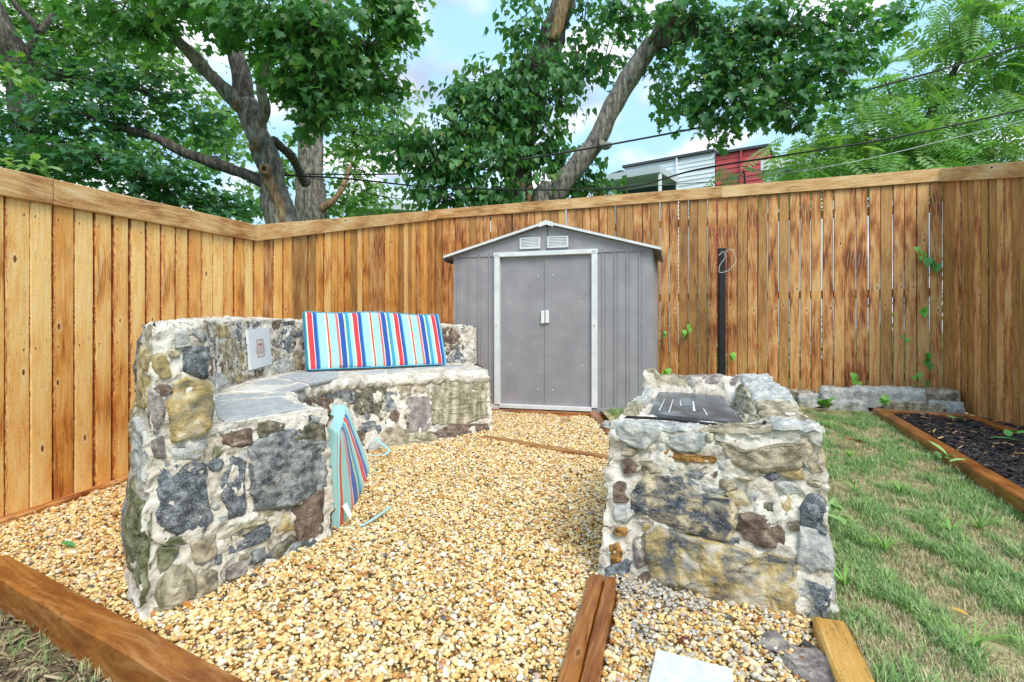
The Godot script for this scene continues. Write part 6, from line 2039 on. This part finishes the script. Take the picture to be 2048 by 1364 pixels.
func build_houses() -> void:
	# white row house
	var a := at(1250, 318, 24.0); a.y = 0.0
	var b := at(1430, 300, 21.8); b.y = 0.0
	var h := thing("row_house", "white sided flat roofed row house with dark porch beyond the fence", "house", Vector3.ZERO, 0.0, "row houses behind the yard")
	part(wall_box(a + Vector3(0, 0, -0.05), b + Vector3(0, 0, -0.05), 7.75, 9.0), "wall", M.siding_white, h)
	part(siding(a, b, 7.75, 0.17), "siding", M.siding_white, h)
	house_box(h, "roof_edge", M.roof_felt, a, b, 7.74, 7.84, -0.02, 1.0, 0.12, 9.2)
	house_box(h, "downpipe", M.trim_white, a, b, 0.0, 7.75, 0.60, 0.615, 0.12, 0.1)
	var wn := Node3D.new()
	house_box(h, "window", M.trim_white, a, b, 5.3, 6.5, 0.30, 0.44, 0.06, 0.05)
	house_box(h, "window_pane", M.dark_blue, a, b, 5.4, 6.4, 0.315, 0.425, 0.075, 0.02)
	house_box(h, "porch_roof", M.siding_grey, a, b, 6.75, 7.0, -0.12, 0.62, 2.0, 2.0)
	house_box(h, "porch_back", M.dark_blue, a, b, 4.2, 6.75, -0.10, 0.60, 0.09, 0.05)
	house_box(h, "porch_post", M.brick, a, b, 3.0, 6.75, -0.12, -0.06, 1.9, 0.3)
	house_box(h, "porch_post", M.trim_white, a, b, 3.0, 6.75, 0.595, 0.615, 1.9, 0.15)
	wn.free()
	# its lower wing at the left
	var a2 := at(1213, 332, 25.0); a2.y = 0.0
	var h2 := thing("row_house", "lower white wing at the left end of the white row house", "house", Vector3.ZERO, 0.0, "row houses behind the yard")
	part(wall_box(a2 + Vector3(0, 0, -0.6), a + Vector3(0, 0, -0.6), 7.7, 7.0), "wall", M.siding_white, h2)
	part(siding(a2 + Vector3(0, 0, -0.5), a + Vector3(-0.02, 0, -0.5), 7.7, 0.17), "siding", M.siding_white, h2)
	house_box(h2, "roof_edge", M.roof_felt, a2 + Vector3(0, 0, -0.5), a + Vector3(0, 0, -0.5), 7.68, 7.78, -0.02, 1.0, 0.12, 7.2)
	# red house
	var c := at(1536, 287, 20.8); c.y = 0.0
	h = thing("row_house", "red sided flat roofed row house beside the white one", "house", Vector3.ZERO, 0.0, "row houses behind the yard")
	part(wall_box(b + Vector3(0.03, 0, -0.05), c + Vector3(0, 0, -0.05), 7.6, 9.0), "wall", M.siding_red, h)
	part(siding(b + Vector3(0.03, 0, 0), c, 7.6, 0.19), "siding", M.siding_red, h)
	house_box(h, "roof_edge", M.roof_felt, b, c, 7.6, 7.7, 0.01, 1.02, 0.12, 9.2)
	house_box(h, "downpipe", M.siding_red, b, c, 0.0, 7.6, 0.50, 0.525, 0.12, 0.1)
	# white dormer in front of the red house
	var d0 := at(1527, 320, 17.5); d0.y = 0.0
	var d1 := at(1640, 318, 16.6); d1.y = 0.0
	h = thing("row_house", "white trimmed house front half hidden by feathery leaves, right of the red house", "house", Vector3.ZERO, 0.0, "row houses behind the yard")
	part(wall_box(d0, d1, 6.0, 6.0), "wall", M.siding_white, h)
	house_box(h, "cornice", M.trim_white, d0, d1, 5.8, 6.1, -0.03, 1.03, 0.15, 0.3)
	house_box(h, "window", M.trim_white, d0, d1, 4.5, 5.7, 0.22, 0.8, 0.06, 0.05)
	house_box(h, "window_pane", M.dark_blue, d0, d1, 4.6, 5.6, 0.26, 0.76, 0.08, 0.03)
	# grey building at the left
	var e0 := at(703, 400, 21.0); e0.y = 0.0
	var e1 := at(835, 395, 21.5); e1.y = 0.0
	h = thing("row_house", "pale grey house with a low pitched porch roof behind the vine covered trunk", "house", Vector3.ZERO, 0.0, "row houses behind the yard")
	part(wall_box(e0 + Vector3(0, 0, -0.05), e1 + Vector3(0, 0, -0.05), 5.1, 7.0), "wall", M.siding_grey, h)
	part(siding(e0, e1, 5.1, 0.17), "siding", M.siding_grey, h)
	house_box(h, "porch_roof", M.siding_grey, e0, e1, 5.1, 5.35, -0.03, 1.0, 1.6, 1.7)
	house_box(h, "porch_post", M.trim_white, e0, e1, 2.0, 5.1, 0.0, 0.02, 1.5, 0.12)
	var st := st_new()
	st.set_smooth_group(-1)
	var r0 := Vector3(e0.x - 0.2, 5.36, e0.z + 1.6)
	var r1 := Vector3(e1.x, 5.36, e1.z + 1.6)
	quad(st, r0, r1, r1 + Vector3(0, 1.1, -2.6), r0 + Vector3(1.3, 1.1, -2.6))
	quad(st, r0 + Vector3(0, -0.1, 0), r1 + Vector3(0, -0.1, 0), r1, r0)
	part(done(st), "roof", M.siding_grey, h)

func cable(label: String, pts: Array, r: float, m: Material, twist := false) -> void:
	var c := spline(pts, 14)
	var st := st_new()
	var rr := []
	for i in c.size(): rr.append(r)
	tube(st, c, rr, 6)
	if twist:
		var c2 := []
		for i in c.size():
			c2.append(c[i] + Vector3(0, cos(i * 1.3), sin(i * 1.3)) * r * 1.7)
		tube(st, c2, rr, 6)
	tag(lone(done(st), "overhead_cable", m), label, "cable", "cables over the alley")

func build_wires() -> void:
	cable("thick twisted cable from the leaning trunk up to the right picture edge", [at(1040, 319, 8.3), at(1130, 305, 8.3), at(1215, 290, 8.3), at(1400, 255, 8.2), at(1600, 212, 8.1), at(1800, 162, 8.0), at(2048, 90, 7.8), at(2250, 20, 7.6)], 0.014, M.cable)
	cable("black cable sagging low behind the fence then rising to the right edge", [at(560, 350, 8.6), at(690, 357, 8.5), at(860, 374, 8.4), at(1040, 379, 8.3), at(1200, 378, 8.25), at(1290, 368, 8.2), at(1400, 338, 8.2), at(1600, 306, 8.1), at(1800, 273, 8.0), at(2048, 219, 7.9), at(2250, 170, 7.8)], 0.013, M.cable)
	cable("thin silver cable lowest of the three at the right", [at(1150, 376, 9.5), at(1300, 372, 9.4), at(1500, 355, 9.2), at(1700, 325, 9.0), at(1900, 278, 8.8), at(2048, 240, 8.7), at(2250, 186, 8.6)], 0.007, M.cable_silver)
	cable("straight black cable crossing from the left trunks to the vine", [at(600, 348, 9.3), at(720, 349, 9.2), at(850, 346, 9.1), at(1000, 338, 9.0)], 0.011, M.cable)
	cable("thin dark cable sagging in front of the pale grey house", [at(620, 354, 9.2), at(700, 375, 9.2), at(770, 394, 9.2), at(840, 400, 9.2)], 0.007, M.cable)

# ---------------------------------------------------------------- small things
func leaf_thing(label: String, called: String, kind: String, p: Vector3, size: float, yaw: float, pitch: float, c: Color, group := "fallen leaves") -> void:
	var m := flat_mat(c, 0.6)
	m.backlight_enabled = true
	m.backlight = c * 0.5
	var o := lone(leaf_mesh(kind), called, m, p)
	o.basis = Basis(Vector3.UP, yaw) * Basis(Vector3.RIGHT, pitch) * Basis.from_scale(Vector3(size, size, size))
	tag(o, label, "leaf", group)

func weed(label: String, p: Vector3, n: int, size: float, kind: String, c: Color, spread := 0.5) -> void:
	var t := thing("weed", label, "plant", p, 0.0, "weeds")
	var m := flat_mat(c, 0.55)
	m.backlight_enabled = true
	m.backlight = c * 0.6
	var mesh := leaf_mesh(kind)
	for k in n:
		var o := part(mesh, "leaf", m, t, Vector3(rng.randf_range(-1, 1), 0, rng.randf_range(-1, 1)) * size * 0.25 + Vector3(0, size * rng.randf_range(0.1, 0.5), 0))
		var s := size * rng.randf_range(0.6, 1.1)
		o.basis = Basis(Vector3.UP, TAU * k / n + rng.randf() * 0.6) * Basis(Vector3.RIGHT, -spread + rng.randf_range(-0.3, 0.4)) * Basis.from_scale(Vector3(s, s, s))

func grass_clump(label: String, p: Vector3, n: int, h: float, c: Color) -> void:
	var t := thing("grass_clump", label, "plant", p, 0.0, "weeds")
	var m := flat_mat(c, 0.55)
	m.backlight_enabled = true
	m.backlight = c * 0.6
	for k in n:
		var st := st_new()
		var a := rng.randf() * TAU
		var dir := Vector3(cos(a), 0, sin(a))
		var side := dir.cross(Vector3.UP) * 0.004
		var prev := Vector3.ZERO
		for j in 5:
			var f := (j + 1) / 5.0
			var q := dir * h * 0.9 * f * f + Vector3(0, h * (f - 0.45 * f * f * f), 0)
			var w0 := 1.0 - 0.9 * (j / 5.0)
			var w1 := 1.0 - 0.9 * f
			quad(st, prev - side * w0, prev + side * w0, q + side * w1, q - side * w1)
			prev = q
		part(done(st), "blade", m, t)

func build_small_things() -> void:
	# black steel post with a loop of white wire
	var base := w(2.325, 0.1, 6.3)
	var t := thing("metal_post", "black steel post standing in front of the back fence", "post", base)
	part(box_mesh(Vector3(-0.036, -0.15, -0.03), Vector3(0.036, 1.735, 0.03), 0.004), "post", M.black_metal, t)
	var loop := spline([at(1450, 505, 6.24), at(1462, 498, 6.2), at(1470, 512, 6.18), at(1471, 525, 6.18), at(1458, 540, 6.2), at(1444, 545, 6.22), at(1438, 543, 6.22), at(1440, 530, 6.22), at(1450, 515, 6.22), at(1447, 503, 6.22), at(1436, 512, 6.22)], 5)
	var st := st_new()
	var rr := []
	for i in loop.size(): rr.append(0.003)
	tube(st, loop, rr, 5)
	tag(lone(done(st), "wire_loop", M.wire), "loop of thin white wire hung on the black post", "wire")
	# ivy leaves creeping through the back fence
	var u := Vector3(0.921, 0, 0.389)
	for q in [[1838, 500, 4, 0.07], [1862, 522, 3, 0.12], [1838, 620, 2, 0.10], [1857, 712, 3, 0.09], [1857, 728, 2, 0.08], [1835, 752, 2, 0.07], [1810, 676, 2, 0.07], [1714, 752, 4, 0.09], [1470, 711, 2, 0.10], [1373, 655, 4, 0.08], [1337, 742, 2, 0.11], [1335, 668, 2, 0.06], [1856, 766, 2, 0.07], [1900, 792, 4, 0.11]]:
		var r: float = (q[0] - 1024.0) / FPX
		var tt := (4.32 - r * 5.7) / (0.921 + r * 0.389)
		var d := 5.7 + 0.389 * tt - 0.05
		if q[0] > 1890: d = 5.45
		var p := at(q[0], q[1], d)
		var o := thing("ivy", "small ivy sprig on the back fence board", "ivy", p, 0.0, "ivy sprigs on the back fence")
		var lab := "ivy sprig of %s leaves %s on the fence" % [["two", "two", "two", "three", "four"][q[2]], "at the shed side" if q[0] < 1400 else ("just right of the black post" if q[0] < 1500 else ("in the middle boards" if q[0] < 1830 else "near the right corner"))]
		o.set_meta("label", lab + (" high up" if q[1] < 515 else (" somewhat lower" if q[1] < 560 else (" halfway up" if q[1] < 690 else (" low down" if q[1] < 720 else (" just above the foot" if q[1] < 745 else (" by the stones" if q[1] < 760 else " at the foot")))))))
		var m := flat_mat(C("6fae3e") if q[0] < 1850 else C("4f8f38"), 0.5)
		m.backlight_enabled = true
		m.backlight = Color(0.2, 0.3, 0.08)
		for k in q[2]:
			var l := part(leaf_mesh("heart"), "leaf", m, o, Vector3(rng.randf_range(-0.05, 0.05), -0.03 * k + 0.03, 0.01))
			var s: float = q[3] * rng.randf_range(0.7, 1.0)
			l.basis = Basis(Vector3.UP, rng.randf_range(-0.8, 0.4)) * Basis(Vector3.RIGHT, 1.1) * Basis.from_scale(Vector3(s, s, s))
	# fallen leaves
	leaf_thing("green fallen leaf on the gravel left of the bench end", "fallen_leaf", "oval", at(122, 1098, 2.42) + Vector3(0, 0.03, 0), 0.08, 1.3, 0.0, C("4f9a55"))
	leaf_thing("yellow green fallen leaf on the gravel near the middle", "fallen_leaf", "oval", at(1005, 1008, 3.0) + Vector3(0, 0.02, 0), 0.09, 1.8, 0.0, C("b0b53a"))
	leaf_thing("small lime leaf on the gravel by the cushion tie", "fallen_leaf", "heart", at(742, 1097, 2.45) + Vector3(0, 0.012, 0), 0.04, 0.4, 0.0, C("a9bb5a"))
	leaf_thing("orange brown leaf on the gravel in front of the shed door", "fallen_leaf", "heart", at(1124, 838, 5.2) + Vector3(0, 0.03, 0), 0.10, 1.4, 0.1, C("b0561f"))
	leaf_thing("orange leaf at the foot of the tall bench end", "fallen_leaf", "oval", at(366, 1215, 1.93) + Vector3(0, 0.02, 0), 0.07, 0.9, 0.0, C("c98230"))
	leaf_thing("rust leaf on the small gravel in front of the grill", "fallen_leaf", "oval", at(1320, 1180, 2.03) + Vector3(0, 0.03, 0), 0.06, 2.4, 0.2, C("8a3a1c"))
	leaf_thing("dark brown curled leaf on the small gravel near the white paver", "fallen_leaf", "maple", at(1360, 1290, 1.69) + Vector3(0, 0.02, 0), 0.05, 0.6, 0.2, C("5c2f1c"))
	leaf_thing("brown curled leaf lying on the lawn beyond the grill", "fallen_leaf", "maple", at(1696, 896, 3.95) + Vector3(0, 0.06, 0), 0.14, 1.7, 0.1, C("8a6038"))
	leaf_thing("yellow leaf on the lawn above the sandy patch", "fallen_leaf", "oval", at(1900, 1246, 1.80) + Vector3(0, 0.05, 0), 0.05, 0.7, 0.0, C("d3a043"))
	leaf_thing("pale green maple leaf lying on the bark mulch", "fallen_leaf", "maple", at(1905, 843, 4.75) + Vector3(0, 0.03, 0), 0.14, 1.9, 0.0, C("79b56e"))
	leaf_thing("tan curled leaf on the short timber by the right fence", "fallen_leaf", "oval", at(1985, 850, 4.55) + Vector3(0, 0.03, 0), 0.12, 1.6, 0.0, C("c98a45"))
	# dry brown needles and bits in the small gravel
	for k in 26:
		var d := rng.randf_range(1.72, 1.98)
		var x := rng.randf_range(0.36, 0.66)
		var a := rng.randf() * TAU
		var s := st_new()
		var c := w(x, 0.022, d)
		tube(s, [c, c + Vector3(cos(a), 0.1, sin(a)) * rng.randf_range(0.015, 0.04)], [0.0014, 0.001], 5)
		tag(lone(done(s), "dry_twig", M.bark_dark), "thin dry brown twig among the small gravel before the grill", "twig", "dry twigs on the small gravel")
	# weeds
	weed("broad leaved weed growing out beside the grill on the lawn", at(1665, 1020, 2.55) - Vector3(0, 0.02, 0), 6, 0.10, "oval", C("86a862"))
	weed("broad leaved weed lower beside the grill corner", at(1690, 1045, 2.45) - Vector3(0, 0.03, 0), 5, 0.09, "oval", C("8dae6a"))
	weed("leafy weed against the edging stones at the top of the lawn", at(1650, 818, 5.45), 8, 0.13, "heart", C("5f9a3a"))
	weed("single upright weed at the bed corner below the longest stone", at(1770, 818, 5.30), 3, 0.11, "heart", C("78b04a"), 0.9)
	weed("big leaved weed leaning on the mulch bed timber", at(1895, 930, 3.35), 5, 0.12, "oval", C("8ab36a"))
	weed("green plant at the right picture edge on the mulch", at(2040, 890, 3.75), 5, 0.16, "oval", C("4f8a45"))
	weed("small clover weed in the dirt at the lower left corner", at(236, 1345, 1.72), 9, 0.035, "heart", C("6fa04a"))
	weed("pale round leaf weed low in the lawn near the sandy patch", at(2000, 1265, 1.78), 2, 0.09, "oval", C("9cc48a"), 0.1)
	var tufts := [[1710, 965, 3.05, "behind the grill corner"], [1770, 1100, 2.32, "in the middle of the lawn front"], [1800, 960, 3.05, "in the middle of the lawn"], [1900, 1060, 2.50, "in the right half of the lawn"], [1960, 1040, 2.55, "near the bed timber"], [1700, 905, 3.75, "halfway back on the lawn"], [1660, 850, 4.7, "at the back of the lawn by the grill wall"], [1690, 1200, 2.0, "right below the grill corner"], [1950, 1330, 1.62, "at the bottom right corner"]]
	for q in tufts:
		grass_clump("bright green tuft of broad grass " + q[3], w((q[0] - 1024.0) / FPX * q[2], ground_h(q[2]) + 0.01, q[2]), 16, 0.13, C("7fb04c"))
